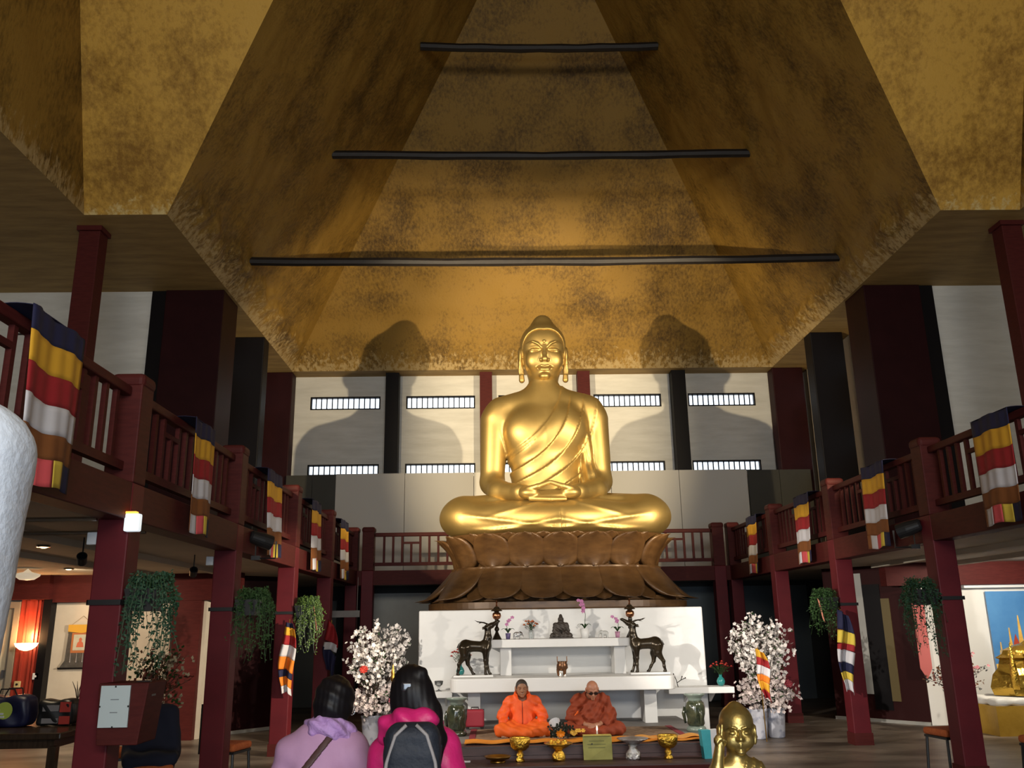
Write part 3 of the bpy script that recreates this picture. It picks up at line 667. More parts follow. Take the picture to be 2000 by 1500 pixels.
skin1 = mat('skin_brown', (.27, .125, .065), .5, col2=(.31, .15, .08), scale=20, sub=.05); skin2 = mat('skin_ruddy', (.36, .15, .085), .48, col2=(.42, .19, .11), scale=20, sub=.05)
orj = mat('orange_jacket', (.78, .085, .008), .6, col2=(.88, .12, .012), scale=9, bump=.15, bscale=14)
orl = mat('orange_skirt', (.70, .10, .006), .7, col2=(.80, .13, .008), scale=8)
rob = mat('rust_robe', (.21, .030, .007), .75, col2=(.29, .045, .010), scale=8, bump=.2, bscale=18)
hairb = mat('hair_black', (.005, .004, .005), .5, spec=.25)
def face_sdf(Q, x, y, z, s=1.0, lidk=.004):
    """head of unit ~.22 m centred on the skull middle; front is -y"""
    v = U(.03, El(Q, (0, .012, .02), (.076, .094, .088)), El(Q, (0, -.012, -.045), (.060, .070, .068)))
    v = v+.010*np.exp(-(((np.abs(x)-.031)/.021)**2+((z-.003)/.012)**2))*(y < 0)
    v = smin(v, El(Q, (.031, -.068, .001), (.017, .014, .010)), .004)
    v = smin(v, Ch(Q, [(.014, -.083, .018), (.035, -.080, .023), (.055, -.062, .015)], [.006, .007, .004]), .01)
    v = smin(v, Ch(Q, [(0, -.082, .012), (0, -.094, -.015), (0, -.105, -.030)], [.009, .011, .014], .006), .010)
    v = smin(v, El(Q, (.013, -.090, -.033), (.011, .012, .009)), .006)
    v = smin(v, Ch(Q, [(0, -.086, -.058), (.022, -.078, -.059)], [.008, .004]), .005)
    v = smin(v, Ch(Q, [(0, -.083, -.070), (.018, -.077, -.068)], [.009, .005]), .005)
    v = smin(v, El(Q, (0, -.070, -.094), (.024, .020, .018)), .016)
    ear = smax(El(Q, (.080, .012, -.008), (.012, .022, .034)), -El(Q, (.092, .004, -.006), (.008, .012, .02)), .006)
    return smin(v, ear, .008)
def hand_sdf(P, w, d, up, side, L=.10, curl=.35, k=.008):
    """open relaxed hand: wrist w, pointing d, back of hand up, thumb towards side; five bent fingers"""
    w, d, up, side = map(Vector, (w, d, up, side)); d.normalize(); up.normalize(); side.normalize()
    p = lambda a, b, c: tuple(w+d*a+side*b+up*c)
    v = Ch(P, [p(0, 0, 0), p(.03, 0, 0), p(.085, 0, 0)], [.026, .030, .030], .01)
    v = U(.012, v, Cp(P, p(.04, .022, 0), p(.085, .026, 0), .018, .016), Cp(P, p(.04, -.022, 0), p(.08, -.028, 0), .018, .014))
    for b, l in ((.030, .068), (.011, .078), (-.009, .072), (-.028, .055)):
        v = smin(v, Ch(P, [p(.085, b, .002), p(.085+l*.5, b*1.08, -.3*curl*l), p(.085+l*.82, b*1.1, -curl*l), p(.085+l, b*1.1, -1.6*curl*l)], [.0105, .0098, .009, .0075]), k*.6)
    return smin(v, Ch(P, [p(.025, .022, -.004), p(.055, .05, -.012), p(.088, .062, -.024)], [.014, .012, .009]), .01)
def rotP(P, c, rx=0, rz=0):
    """points expressed in a frame centred at c, pitched by rx (nod) and turned by rz"""
    x, y, z = P[0]-c[0], P[1]-c[1], P[2]-c[2]
    x, y = x*math.cos(rz)+y*math.sin(rz), -x*math.sin(rz)+y*math.cos(rz)
    y, z = y*math.cos(rx)+z*math.sin(rx), -y*math.sin(rx)+z*math.cos(rx)
    return x, y, z
def seated_monk(label, loc, skinm, cloth, legm, head_c, nod, turn, hands_at, shaved):
    t = thing('person', label, 'person', loc, group='seated monks')
    def bodyf(P):
        q = rotP(P, head_c, nod, turn); v = face_sdf((np.abs(q[0]), q[1], q[2]), *q)
        v = smin(v, Cp(P, (head_c[0]*.9, head_c[1]+.05, head_c[2]-.06), (0, .06, .46), .052, .065), .03)
        v = smin(v, El(P, (0, .07, .32), (.15, .09, .17)), .05)
        for s, (e, w, d, up) in hands_at.items():
            v = U(.02, v, Ch(P, [(s*.15, .06, .42), e, w], [.045, .038, .026], .02))
            v = smin(v, hand_sdf(P, w, d, up, (-s, 0, 0)), .01)
        return v
    b = sdf_ob('body', bodyf, (-.42, -.45, 0), (.42, .25, .75), .0062, skinm, t)
    return t, b
hA = {-1: ((-.25, -.02, .24), (-.235, -.20, .085), (-.02, -.5, -.35), (0, -.3, 1)), 1: ((.25, -.02, .24), (.235, -.20, .085), (.02, -.5, -.35), (0, -.3, 1))}
mk, bd = seated_monk('monk in a bright orange zipped jacket sitting cross-legged, hands on knees', (-.72, 12.15, .3262), skin1, orj, orl, (-.005, -.03, .575), .05, .06, hA, True)
def jacket(P):
    Q = (np.abs(P[0]), P[1], P[2]); x, y, z = P
    v = U(.07, El(Q, (0, .06, .30), (.175, .125, .20)), El(Q, (0, .05, .14), (.18, .14, .14)), Cp(Q, (0, .06, .45), (.15, .06, .405), .065, .07))
    arm = Ch(Q, [(.165, .06, .40), (.262, -.01, .24), (.243, -.17, .115)], [.075, .066, .048], .03)
    v = smin(v, arm, .025)
    col = smax(np.abs(Cp(P, (0, .05, .44), (0, .03, .52), .082, .095))-.014, z-.515-.25*y, .01)
    v = smin(v, col, .02)
    v = v-.006*np.sin(z*60+x*25*np.sign(x)+y*30)*np.clip((np.abs(x)-.08)/.08, 0, 1)-.004*np.sin(x*50+z*22)
    v = v+.012*np.exp(-(x/.006)**2)*(y < 0)
    v = smax(v, -Cp(P, (0, .0, .47), (-.005, -.03, .6), .068, .09), .01)
    return smax(v, .06-z, .02)
sdf_ob('jacket', jacket, (-.42, -.4, 0), (.42, .25, .62), .0075, orj, mk)
def lap(P, spread=.36):
    Q = (np.abs(P[0]), P[1], P[2]); x, y, z = P
    v = U(.06, Cp(Q, (.10, .05, .10), (spread-.07, -.20, .085), .105, .082), Cp(Q, (spread-.08, -.24, .07), (.0, -.33, .055), .068, .055), El(Q, (0, -.12, .06), (.24, .2, .075)), El(Q, (0, .08, .1), (.2, .15, .11)))
    return smax(v-.006*np.sin(x*45+y*30+z*40), .002-z, .01)
sdf_ob('skirt', lap, (-.45, -.48, -.01), (.45, .3, .3), .009, orl, mk)
def crop(P, c, nod, turn, z0):
    q = rotP(P, c, nod, turn); Q = (np.abs(q[0]), q[1], q[2])
    v = El(Q, (0, .012, .02), (.079, .097, .0915))
    return smax(v, -El(Q, (0, -.085, -.01), (.085, .075, z0)), .006)
sdf_ob('cropped_hair', lambda P: crop(P, (-.005, -.03, .575), .05, .06, .075), (-.15, -.2, .45), (.15, .15, .72), .006, mat('stubble_dark', (.035, .025, .02), .6), mk)
MB().tube([(0, -.085, .12), (0, -.108, .2), (0, -.100, .30), (0, -.07, .40)], .004, 5).ob('zip', blackm, mk)
MB().add(*(lambda b: (b.v, b.f))(MB().sheet(lambda u, v: (-.10+.20*u, .02+.05*math.sin(u*PI)+.0*v, .45+.05*v+.02*math.sin(u*PI)), 12, 3, .012))).ob('dark_collar', mat('maroon_lining', (.10, .008, .02), .7), mk, smooth=True)
hB = {-1: ((-.25, -.02, .22), (-.10, -.27, .135), (.8, -.5, -.1), (-.3, 0, 1)), 1: ((.25, -.02, .22), (.07, -.27, .135), (-.8, -.5, -.1), (.3, 0, 1))}
cB = (.015, -.10, .545)
mk, bd = seated_monk('bald monk in a rust brown robe and dark glasses looking down', (.18, 12.15, .3262), skin2, rob, rob, cB, .42, .05, hB, False)
def robeB(P):
    Q = (np.abs(P[0]), P[1], P[2]); x, y, z = P
    v = U(.08, El(Q, (0, .05, .28), (.185, .135, .20)), El(Q, (0, .02, .14), (.22, .17, .15)), Cp(Q, (0, .05, .455), (.155, .05, .405), .075, .075))
    v = smin(v, Ch(Q, [(.17, .05, .40), (.258, -.02, .22), (.16, -.2, .16)], [.08, .075, .062], .03), .04)
    r = np.sqrt((x+.35)**2+(z-.62)**2)
    v = v-.011*np.sin(r*62)*np.clip((.15-y)/.1, 0, 1)-.004*np.sin(z*70+x*30)
    v = smax(v, -Cp(P, (0, -.02, .49), (.015, -.10, .6), .072, .10), .015)
    return smax(v, .05-z, .02)
sdf_ob('robe', robeB, (-.42, -.4, 0), (.42, .3, .62), .0075, rob, mk)
sdf_ob('skirt', lambda P: lap(P, .40), (-.5, -.48, -.01), (.5, .3, .3), .009, rob, mk)
sh = MB().sheet(lambda u, v: (-.34+.16*u, -.02-.1*v+.03*math.sin(u*7), .10+.17*u+.02*math.sin(v*8)), 10, 8, .012).ob('orange_fold', orl, mk, smooth=True)
gl = MB()
for s in (-1, 1):
    gl.prism([(s*.033+.026*math.cos(a)*(1 if True else 1), -.002+.019*math.sin(a)) for a in [2*PI*i/12 for i in range(12)]], .006, 'y', -.100)
gl.box(-.01, .01, -.1, -.094, .0, .006)
for s in (-1, 1): gl.box(*sorted((s*.056, s*.082)), -.1, -.094, .0, .006); gl.box(*sorted((s*.078, s*.083)), -.1, .01, .0, .006)
g_ = gl.ob('sunglasses', blackm, mk); g_.location = cB; g_.rotation_euler = (.42, 0, .05)

# ================================================================== vessels and offerings on the step
gbr = mat('brass_gold', (.78, .46, .06), .25, 1, col2=(.86, .55, .09), scale=18, bump=.5, bscale=40); sil = mat('silver', (.62, .62, .63), .25, 1, bump=.6, bscale=45); brs = mat('aged_brass', (.42, .24, .05), .35, 1)
ST = .17
def vessel(name, label, cat, x, y, z, prof, m, parts=None, group=None):
    t = thing(name, label, cat, (x, y, z), group=group)
    for nm, pr, mt in parts or (): MB().lathe(pr, 28).ob(nm, mt, t, smooth=True)
    return t
bowlp = [('foot', [(.052, 0), (.056, .012), (.045, .03), (.034, .05), (.045, .075), (.03, .10), (.022, .115)], gbr), ('bowl', [(.022, .11), (.07, .125), (.105, .16), (.118, .21), (.122, .255), (.116, .265), (.108, .255), (.10, .2), (.06, .15), (.001, .14)], gbr)]
vessel('offering_bowl', 'tall footed gold offering bowl in front of the orange-jacketed monk', 'bowl', -.79, 10.95, ST, None, None, bowlp, 'gold offering bowls')
vessel('offering_bowl', 'tall footed gold offering bowl at the right end of the step', 'bowl', .94, 10.95, ST, None, None, bowlp, 'gold offering bowls')
vessel('brass_tray', 'round shallow brass tray at the left of the step', 'tray', -1.05, 10.92, ST, None, None, [('foot', [(.09, 0), (.09, .02), (.05, .03)], brs), ('dish', [(.05, .028), (.13, .04), (.152, .065), (.156, .07), (.148, .07), (.12, .05), (.001, .045)], brs)])
vessel('offering_stand', 'wide gold stand heaped with small glinting offerings', 'stand', -.34, 10.95, ST, None, None, [('foot', [(.07, 0), (.08, .03), (.078, .07), (.05, .1), (.04, .12)], gbr), ('dish', [(.04, .12), (.10, .15), (.165, .19), (.17, .197), (.15, .195), (.08, .165), (.001, .16)], gbr)])
for k in range(5): o = MB().lathe([(.001, 0), (.024, .008), (.026, .03), (.012, .05), (.001, .055)], 12).ob('gold_cup', gbr, bpy.data.objects['offering_stand'], (.085*math.cos(k*1.25+.3), .085*math.sin(k*1.25+.3), .178))
vessel('silver_stand', 'wide-rimmed silver pedestal dish on the step', 'stand', .53, 10.95, ST, None, None, [('foot', [(.085, 0), (.09, .03), (.08, .08), (.05, .11), (.045, .14), (.06, .16)], sil), ('dish', [(.05, .155), (.10, .19), (.175, .222), (.185, .232), (.17, .232), (.09, .21), (.001, .2)], sil)])
t = thing('notice_board', 'small olive yellow board leaning on the step before the candle', 'board', (.12, 10.97, ST), .0)
o = bevel(MB().box(-.17, .17, -.012, .012, 0, .265).ob('board', mat('olive_yellow', (.36, .33, .07), .6, col2=(.42, .39, .10), scale=8), t), .004); o.rotation_euler = (-.12, 0, 0)
o = MB().box(-.165, .165, -.02, .1, .262, .27).ob('top_leaf', mat('yellow_card', (.55, .45, .10), .6), t)
for z_, w_ in ((.20, .10), (.165, .12), (.13, .11)):
    o = MB().box(-w_, w_*.8, -.0135, -.0122, z_, z_+.008).ob('faded_writing', mat('faded_ink', (.20, .20, .06), .7), t); o.rotation_euler = (-.12, 0, 0)
o = MB().lathe([(.001, 0), (.008, .0), (.008, .01)], 10).ob('dark_spot', blackm, t, (-.07, -.035, .18)); o.rotation_euler = (PI/2, 0, 0)
t = thing('candle', 'lit white candle in a little glass before the robed monk', 'candle', (.155, 11.3, .33))
MB().lathe([(.03, 0), (.03, .04), (.027, .04), (.027, .006), (.001, .006)], 14).ob('glass_holder', mat('clear_glass', (.9, .92, .92), .08, trans=.9), t, smooth=True)
MB().lathe([(.009, .005), (.009, .12), (.001, .122)], 10).ob('wax', mat('wax', (.8, .76, .65), .5), t)
MB().lathe([(.001, .122), (.009, .135), (.008, .15), (.001, .18)], 10).ob('flame', mat('flame', (1, .7, .3), .5, emit=(1, .62, .25), estr=18), t, smooth=True)
t = thing('paper_bag', 'turquoise and white paper gift bag standing beside the baby statue', 'bag', (1.43, 10.95, ST), .15)
tq = mat('turquoise_card', (.05, .38, .44), .5, col2=(.07, .44, .50), scale=6); wp = mat('white_card', (.72, .72, .74), .5)
def bagp(x0, x1): return [(x0*.8, 0), (x1*.8 if x1 > 0 else x1, 0), (x1, .31), (x0, .31)]
MB().prism([(-.085, 0), (.005, 0), (.005, .31), (-.11, .31)], .09, 'y', -.045).ob('turquoise_side', tq, t); MB().prism([(.005, 0), (.085, 0), (.10, .315), (.005, .31)], .09, 'y', -.045).ob('white_side', wp, t)
tag(MB().box(-.09, .09, -.03, .03, 0, .012).ob('paper_slip', wp, None, (-1.46, 11.0, ST)), 'thin white paper slip lying on the step at left', 'paper')
# flowers in paper between the monks
t = thing('bouquet', 'paper-wrapped bouquet with an orange flower lying between the monks', 'bouquet', (-.27, 11.62, .35))
MB().add(*(lambda b: (b.v, b.f))(MB().lathe([(.015, 0), (.03, .10), (.07, .22), (.075, .24)], 14, cap=False))).ob('wrapping', mat('cellophane', (.55, .55, .58), .25), t).rotation_euler = (-.75, -.35, 0)
def flower(m, c, r, petals=7, tilt=0):
    for k in range(petals):
        a = 2*PI*k/petals+c[0]*40; p = Vector(c); d = Vector((math.cos(a), math.sin(a)*.5, math.sin(a)*.8+.1)).normalized()
        s_ = d.cross(Vector((0, 1, 0))).normalized()
        m.add([p, p+d*r*.6+s_*r*.38+Vector((0, -r*.25, 0)), p+d*r, p+d*r*.6-s_*r*.38+Vector((0, -r*.25, 0))], [(0, 1, 2, 3)])
    return m
flower(flower(MB(), (0.0, -.06, .05), .06, 10), (.0, -.07, .05), .04, 8).ob('orange_flower', mat('marigold', (.75, .26, .01), .6), t)
dk = MB()
for k in range(26):
    a = random.uniform(0, 6.28); r = random.uniform(.05, .16); flower(dk, (r*math.cos(a), -.04+random.uniform(-.03, .03), .04+.5*r*math.sin(a)+.05), .045, 4)
dk.ob('dark_leaves', mat('leaf_dark', (.012, .018, .012), .5), t)
fl = MB()
for k in range(9): flower(fl, (.14+random.uniform(0, .18), .0, .03+random.uniform(0, .05)), .03, 6)
fl.ob('small_flowers', mat('marigold_pale', (.8, .5, .08), .6), t)

# ceramic stools, suitcase
cer = mat('green_black_ceramic', (.012, .020, .014), .12, col2=(.06, .065, .035), scale=9, coat=.6, bump=.4, bscale=9); cerb = mat('pale_green_glaze', (.16, .20, .17), .25)
def stool(label, x, y, z=.312):
    t = thing('ceramic_stand', label, 'stand', (x, y, z), group='glazed ceramic stands')
    MB().lathe([(.12, 0), (.13, .02), (.125, .05), (.10, .07)], 28).ob('foot', cerb if x > 0 else cer, t, smooth=True)
    wob = lambda a, z_: .09*max(0, math.sin(6*a))*math.sin(PI*min(1, max(0, (z_-.05)/.33)))
    MB().lathe([(.09, .06), (.115, .1), (.11, .16), (.125, .22), (.13, .30), (.118, .36), (.09, .385)], 48, wob=wob).ob('elephant_body', cer, t, smooth=True)
    MB().lathe([(.09, .38), (.085, .40), (.10, .43), (.135, .455), (.14, .47), (.12, .475), (.001, .47)], 28).ob('rim', cerb, t, smooth=True)
    for k in range(3):
        a = k*2.09-PI/2+.3; MB().tube([(.125*math.cos(a), .125*math.sin(a), .30), (.155*math.cos(a), .155*math.sin(a), .22), (.135*math.cos(a), .135*math.sin(a), .10)], [.03, .025, .014], 8).ob('trunk', cer, t, smooth=True)
    return t
stool('dark glazed elephant-shaped ceramic stand at the left end of the dais', -1.58, 12.3); stool('dark green glazed elephant-shaped ceramic stand at the right end of the dais', 1.58, 12.3)
t = thing('suitcase', 'small red suitcase behind the left ceramic stand', 'suitcase', (-1.36, 13.0, .325))
bevel(MB().box(-.13, .13, -.09, .09, .02, .25).ob('case', mat('red_fabric', (.30, .015, .03), .6), t), .03, 3); MB().box(-.131, .131, -.002, .012, .02, .252).ob('zip', blackm, t)
MB().tube([(-.05, 0, .25), (-.05, 0, .275), (.05, 0, .275), (.05, 0, .25)], .008, 6).ob('handle', blackm, t); [MB().lathe([(.001, -.012), (.022, -.012), (.022, .012), (.001, .012)], 12).ob('wheel', blackm, t, (x_, -.06, .012)) for x_ in (-.1, .1)]
# ================================================================== things on the altar
bz = mat('black_bronze', (.022, .016, .010), .26, .55, col2=(.05, .036, .02), scale=5); cop = mat('copper', (.45, .20, .10), .3, 1); stone_b = mat('dark_stone', (.035, .028, .022), .5, .2, col2=(.07, .055, .045), scale=12)
leafg = mat('leaf_green', (.022, .06, .014), .5); teal = mat('teal_glaze', (.02, .20, .19), .15, coat=.5); pinkf = mat('orchid_pink', (.55, .22, .42), .6); redf = mat('rose_red', (.50, .045, .03), .6); orf = mat('rose_orange', (.62, .17, .05), .6); glass = mat('vase_glass', (.75, .8, .8), .1, trans=.7)
deer = thing('bronze_deer', 'black bronze deer on the left of the altar gazing up towards the centre', 'statue', (-1.40, 13.52, 1.003), group='bronze deer')
def deerf(P):
    x, y, z = P; Q = (x, np.abs(y), z)
    v = U(.05, Cp(Q, (-.09, 0, .455), (.17, 0, .44), .092, .082), El(Q, (-.11, 0, .44), (.095, .085, .11)), El(Q, (.19, 0, .43), (.075, .07, .105)))
    v = smin(v, Ch(Q, [(.20, 0, .47), (.225, 0, .58), (.225, 0, .70)], [.075, .056, .046], .03), .04)
    v = smin(v, Ch(Q, [(.215, 0, .745), (.28, 0, .775), (.37, 0, .835)], [.047, .042, .024], .02), .03)
    v = smin(v, El(Q, (.385, 0, .84), (.025, .022, .018)), .015)
    v = smin(v, Ch(Q, [(.20, .03, .75), (.165, .075, .735), (.145, .095, .715)], [.012, .022, .006], .01), .012)          # ears
    v = smin(v, Ch(Q, [(.235, .02, .79), (.17, .04, .82), (.08, .06, .835), (.03, .07, .86)], [.014, .012, .009, .004], .004), .01)   # antlers
    v = smin(v, Ch(Q, [(.13, .05, .828), (.085, .075, .80)], [.009, .004]), .006)
    v = smin(v, Ch((x, y, z), [(.19, -.045, .40), (.185, -.05, .22), (.19, -.05, .12), (.187, -.05, .02)], [.055, .026, .02, .02], .02), .03)
    v = smin(v, Ch((x, y, z), [(.20, .045, .40), (.205, .05, .22), (.215, .05, .12), (.245, .05, .02)], [.055, .026, .02, .02], .02), .03)
    v = smin(v, Ch((x, y, z), [(-.13, -.05, .42), (-.125, -.055, .30), (-.20, -.055, .17), (-.205, -.055, .09), (-.222, -.055, .02)], [.085, .055, .026, .02, .02], .02), .03)
    v = smin(v, Ch((x, y, z), [(-.12, .05, .42), (-.085, .055, .29), (-.075, .055, .17), (-.03, .055, .09), (.0, .055, .02)], [.085, .055, .026, .02, .02], .02), .03)
    v = smin(v, Ch(Q, [(-.195, 0, .48), (-.23, 0, .43)], [.02, .008]), .015)
    for a, b in ((.187, -.05), (.247, .05), (-.222, -.055), (.003, .055)): v = smin(v, El((x, y, z), (a+.008, b, .012), (.028, .02, .022)), .006)
    return smax(v, -z, .004)
sdf_ob('body', deerf, (-.28, -.14, -.01), (.45, .14, .92), .0075, bz, deer)
bevel(MB().box(-.28, .30, -.12, .12, -.03, 0).ob('base_slab', white, deer), .006); deer.scale = (1, 1, .9)
dup(deer, (1.21, 13.52, 1.003), 0, 'black bronze deer on the right of the altar gazing up towards the centre', 'bronze deer', -1)
def censer_tower(x, label):
    t = thing('pagoda_lantern', label, 'lantern', (x, 13.75, 1.493), group='pagoda lanterns')
    for nm, pr, mt, sg in (('flared_foot', [(.075, 0), (.07, .015), (.045, .06), (.025, .10), (.02, .12)], bz, 12), ('lower_knob', [(.02, .12), (.035, .135), (.038, .155), (.03, .175), (.018, .19)], bz, 16), ('stem', [(.018, .19), (.022, .22), (.034, .25), (.03, .28), (.03, .30)], bz, 16), ('globe', [(.03, .295), (.055, .31), (.068, .345), (.06, .385), (.035, .40)], cop, 20), ('eave', [(.034, .395), (.04, .41), (.085, .415), (.088, .425), (.055, .445), (.035, .475), (.012, .49)], bz, 12), ('finial', [(.012, .485), (.018, .50), (.008, .515), (.018, .535), (.004, .565), (.001, .58)], cop, 12)):
        MB().lathe(pr, sg).ob(nm, mt, t, smooth=sg > 12)
censer_tower(-1.04, 'tall pagoda-shaped lantern with a copper globe behind the left deer'); censer_tower(.99, 'tall pagoda-shaped lantern with a copper globe behind the right deer')
t = thing('small_buddha_statue', 'small dark stone seated Buddha at the middle of the upper shelf', 'statue', (-.06, 13.85, 1.493))
def sb(P):
    Q = mirx(P); x, y, z = P
    v = U(.02, El(Q, (0, .01, .17), (.088, .062, .085)), Ch(Q, [(.085, .01, .20), (.10, 0, .11), (.03, -.075, .08)], [.036, .034, .02], .01), Cp(Q, (0, 0, .05), (.13, -.02, .045), .045, .04), Cp(Q, (.13, -.03, .04), (0, -.07, .035), .036, .034))
    v = U(.012, v, El(Q, (0, -.0, .285), (.036, .042, .048)), El(Q, (0, .008, .33), (.026, .028, .03)), Cp(Q, (0, 0, .22), (0, 0, .27), .026), El(Q, (.038, .0, .275), (.007, .012, .028)), Cp(Q, (0, -.042, .285), (0, -.046, .275), .006))
    return smax(v-.003*np.sin(x*90+z*120)*(z < .22), .004-z, .004)
sdf_ob('figure', sb, (-.2, -.13, 0), (.2, .1, .39), .0065, stone_b, t)
bevel(MB().box(-.175, .175, -.11, .09, 0, .022).ob('base', stone_b, t), .006)
t = thing('tripod_censer', 'brown bronze three-legged incense burner with upright handles', 'censer', (-.09, 13.42, .9735))
MB().lathe([(.001, .07), (.05, .075), (.085, .11), (.08, .16), (.068, .185), (.075, .20), (.07, .205), (.06, .19), (.001, .17)], 24).ob('pot', mat('brown_bronze', (.16, .075, .035), .35, .7), t, smooth=True)
for k in range(3):
    a = -PI/2+.55+k*2.09; MB().tube([(.06*math.cos(a), .06*math.sin(a), .10), (.065*math.cos(a), .065*math.sin(a), .05), (.055*math.cos(a), .055*math.sin(a), 0)], [.026, .018, .014], 8).ob('leg', MATS['brown_bronze'], t)
for s in (-1, 1): MB().box(s*.07-.006, s*.07+.006, -.02, .02, .19, .275).ob('handle', MATS['brown_bronze'], t)
for k, x in enumerate((-.125, -.055)):
    tl = thing('tea_light', 'small white tea light under the incense burner, %s one' % ('left', 'right')[k], 'candle', (x, 13.36, .9735), group='tea lights')
    MB().lathe([(.018, 0), (.02, .016), (.016, .016), (.001, .012)], 12).ob('cup', wp, tl); MB().lathe([(.001, .012), (.006, .02), (.001, .04)], 8).ob('flame', MATS['flame'], tl)
def roses(name, label, x, y, z, pot, vase_m, fm, n, spread, h, cat='vase'):
    t = thing(name, label, cat, (x, y, z), group='flower vases'); MB().lathe(pot, 20).ob('vase', vase_m, t, smooth=True)
    zt = pot[-1][1]; st = MB(); lf = MB()
    for k in range(n):
        a = 2.4*k; r = spread*math.sqrt((k+.5)/n); p = Vector((r*math.cos(a), r*math.sin(a)*.6, zt+h*(1-.45*(k/n))+random.uniform(-.02, .02)))
        st.tube([(0, 0, zt-.03), (p.x*.4, p.y*.4, zt+(p.z-zt)*.6), p], .003, 4)
        b = MB(); rr = .024
        for ring_ in range(3):
            for q in range(4+ring_):
                th = q*2*PI/(4+ring_)+ring_; R = rr*(.35+.3*ring_)
                c = p+Vector((R*math.cos(th)*.6, R*math.sin(th)*.6, -.004*ring_)); d = Vector((math.cos(th), math.sin(th), .9-.3*ring_)).normalized(); sd = Vector((-math.sin(th), math.cos(th), 0))
                b.add([c-d*.006, c+sd*R*.7+d*R*.4, c+d*R*1.1, c-sd*R*.7+d*R*.4], [(0, 1, 2, 3)])
        b.lathe([(.001, -.012), (.014, -.006), (.016, .006), (.001, .016)], 8, c=tuple(p))
        b.ob('bloom', fm, t)
        for q in range(5):
            th = random.uniform(0, 6.28); c = Vector((p.x*.6, p.y*.6, zt+(p.z-zt)*random.uniform(.2, .8))); d = Vector((math.cos(th), math.sin(th)*.7, random.uniform(-.2, .6))).normalized()*.05; s_ = d.cross(Vector((0, 0, 1))).normalized()*.015
            lf.add([c, c+d*.5+s_, c+d, c+d*.5-s_], [(0, 1, 2, 3)])
    st.ob('stems', leafg, t); lf.ob('leaves', leafg, t)
    return t
roses('rose_vase', 'glass vase of orange roses on the upper altar shelf', -.52, 13.82, 1.493, [(.03, 0), (.035, .02), (.03, .08), (.036, .13), (.033, .13)], glass, orf, 11, .12, .14)
tv = [(.03, 0), (.055, .03), (.065, .07), (.05, .11), (.022, .14), (.026, .165), (.02, .165)]
roses('rose_vase', 'teal vase of red roses behind the left bronze deer', -1.60, 13.95, .9735, tv, teal, redf, 14, .16, .22)
roses('rose_vase', 'teal vase of red roses on the right wing shelf of the altar', 2.40, 14.13, .7505, tv, teal, redf, 14, .18, .19)
def orchid(label, x, potm, h, n, side, ph=.10, pr=.04, leaves=4, col=None):
    t = thing('potted_orchid', label, 'orchid', (x, 13.84, 1.493), group='potted orchids')
    MB().lathe([(pr*.75, 0), (pr, ph), (pr*.9, ph), (pr*.85, ph-.012), (.001, ph-.012)], 20).ob('pot', potm, t, smooth=True)
    pts = [(0, 0, ph), (side*.02, 0, ph+h*.5), (side*-.01, 0, ph+h*.85), (side*-.06, 0, ph+h)]; MB().tube(pts, .004, 6).ob('stem', leafg, t)
    for k in range(n):
        f = k/max(1, n-1); b = flower(MB(), (side*(-.06+.06*f)+random.uniform(-.025, .025), -.015, ph+h*(1-.38*f)+random.uniform(-.01, .01)), .034, 5); b.ob('bloom', col or pinkf, t)
    for k in range(leaves):
        a = k*2*PI/leaves+.4; d = Vector((math.cos(a), math.sin(a)*.5, 0)); L = .11
        MB().sheet(lambda u, v: tuple(d*(L*u)+Vector((-d.y, d.x, 0))*((v-.5)*.05*math.sin(PI*min(.98, u*.9+.1)))+Vector((0, 0, ph+.07*math.sin(u*2.4)))), 6, 2, .004).ob('leaf', leafg, t, smooth=True)
    return t
vio = mat('violet_pot', (.22, .17, .36), .5); pkp = mat('pink_pot', (.50, .24, .36), .5)
orchid('small orchid with pink blooms in a violet pot, left on the shelf', -.87, vio, .22, 4, -1, .09)
orchid('tall orchid with a spray of pink blooms in a white pot', .30, white, .42, 9, 1, .14, .072, 7)
orchid('small orchid with pink blooms in a pink pot, right on the shelf', .80, pkp, .22, 4, 1, .09)
def elephant(label, x, m, s=1):
    t = thing('animal_figurine', label, 'figurine', (x, 13.78, 1.493), group='animal figurines')
    def f(P):
        X, y, z = P; Q = (X, np.abs(y), z)
        v = U(.015, El(Q, (0, 0, .07), (.055, .035, .038)), El(Q, (.055, 0, .085), (.028, .026, .03)), Ch(Q, [(.078, 0, .08), (.095, 0, .05), (.098, 0, .02)], [.014, .01, .007], .005), El(Q, (.045, .028, .085), (.016, .006, .022)))
        for a in (-.035, .035): v = smin(v, Cp(Q, (a, .018, .05), (a, .018, .008), .015), .008)
        return smax(v, -z, .003)
    sdf_ob('body', f, (-.08, -.05, -.004), (.12, .05, .14), .005, m, t); t.scale = (s, 1, 1); return t
elephant('small silver elephant figurine beside the violet orchid pot', -.74, sil); elephant('small white elephant figurine beside the pink orchid pot', .60, mat('grey_white_glaze', (.5, .5, .48), .35), -1)
t = thing('glass_goblet', 'clear glass footed bowl on the left wing shelf', 'goblet', (-1.93, 14.05, .75))
MB().lathe([(.045, 0), (.045, .008), (.012, .02), (.012, .05), (.03, .07), (.06, .10), (.068, .15), (.064, .15), (.055, .105), (.001, .075)], 20).ob('bowl', mat('clear_glass', (.9, .92, .92), .08, trans=.9), t, smooth=True)
t = thing('wire_branch', 'small dark twig ornament on the right end of the altar', 'ornament', (1.72, 14.06, .75))
for p in ([(0, 0, 0), (-.02, 0, .10), (-.06, 0, .19)], [(-.015, 0, .06), (.05, 0, .10), (.12, 0, .13)], [(.05, 0, .10), (.07, 0, .15)]): MB().tube(p, .006, 6).ob('twig', bz, t)
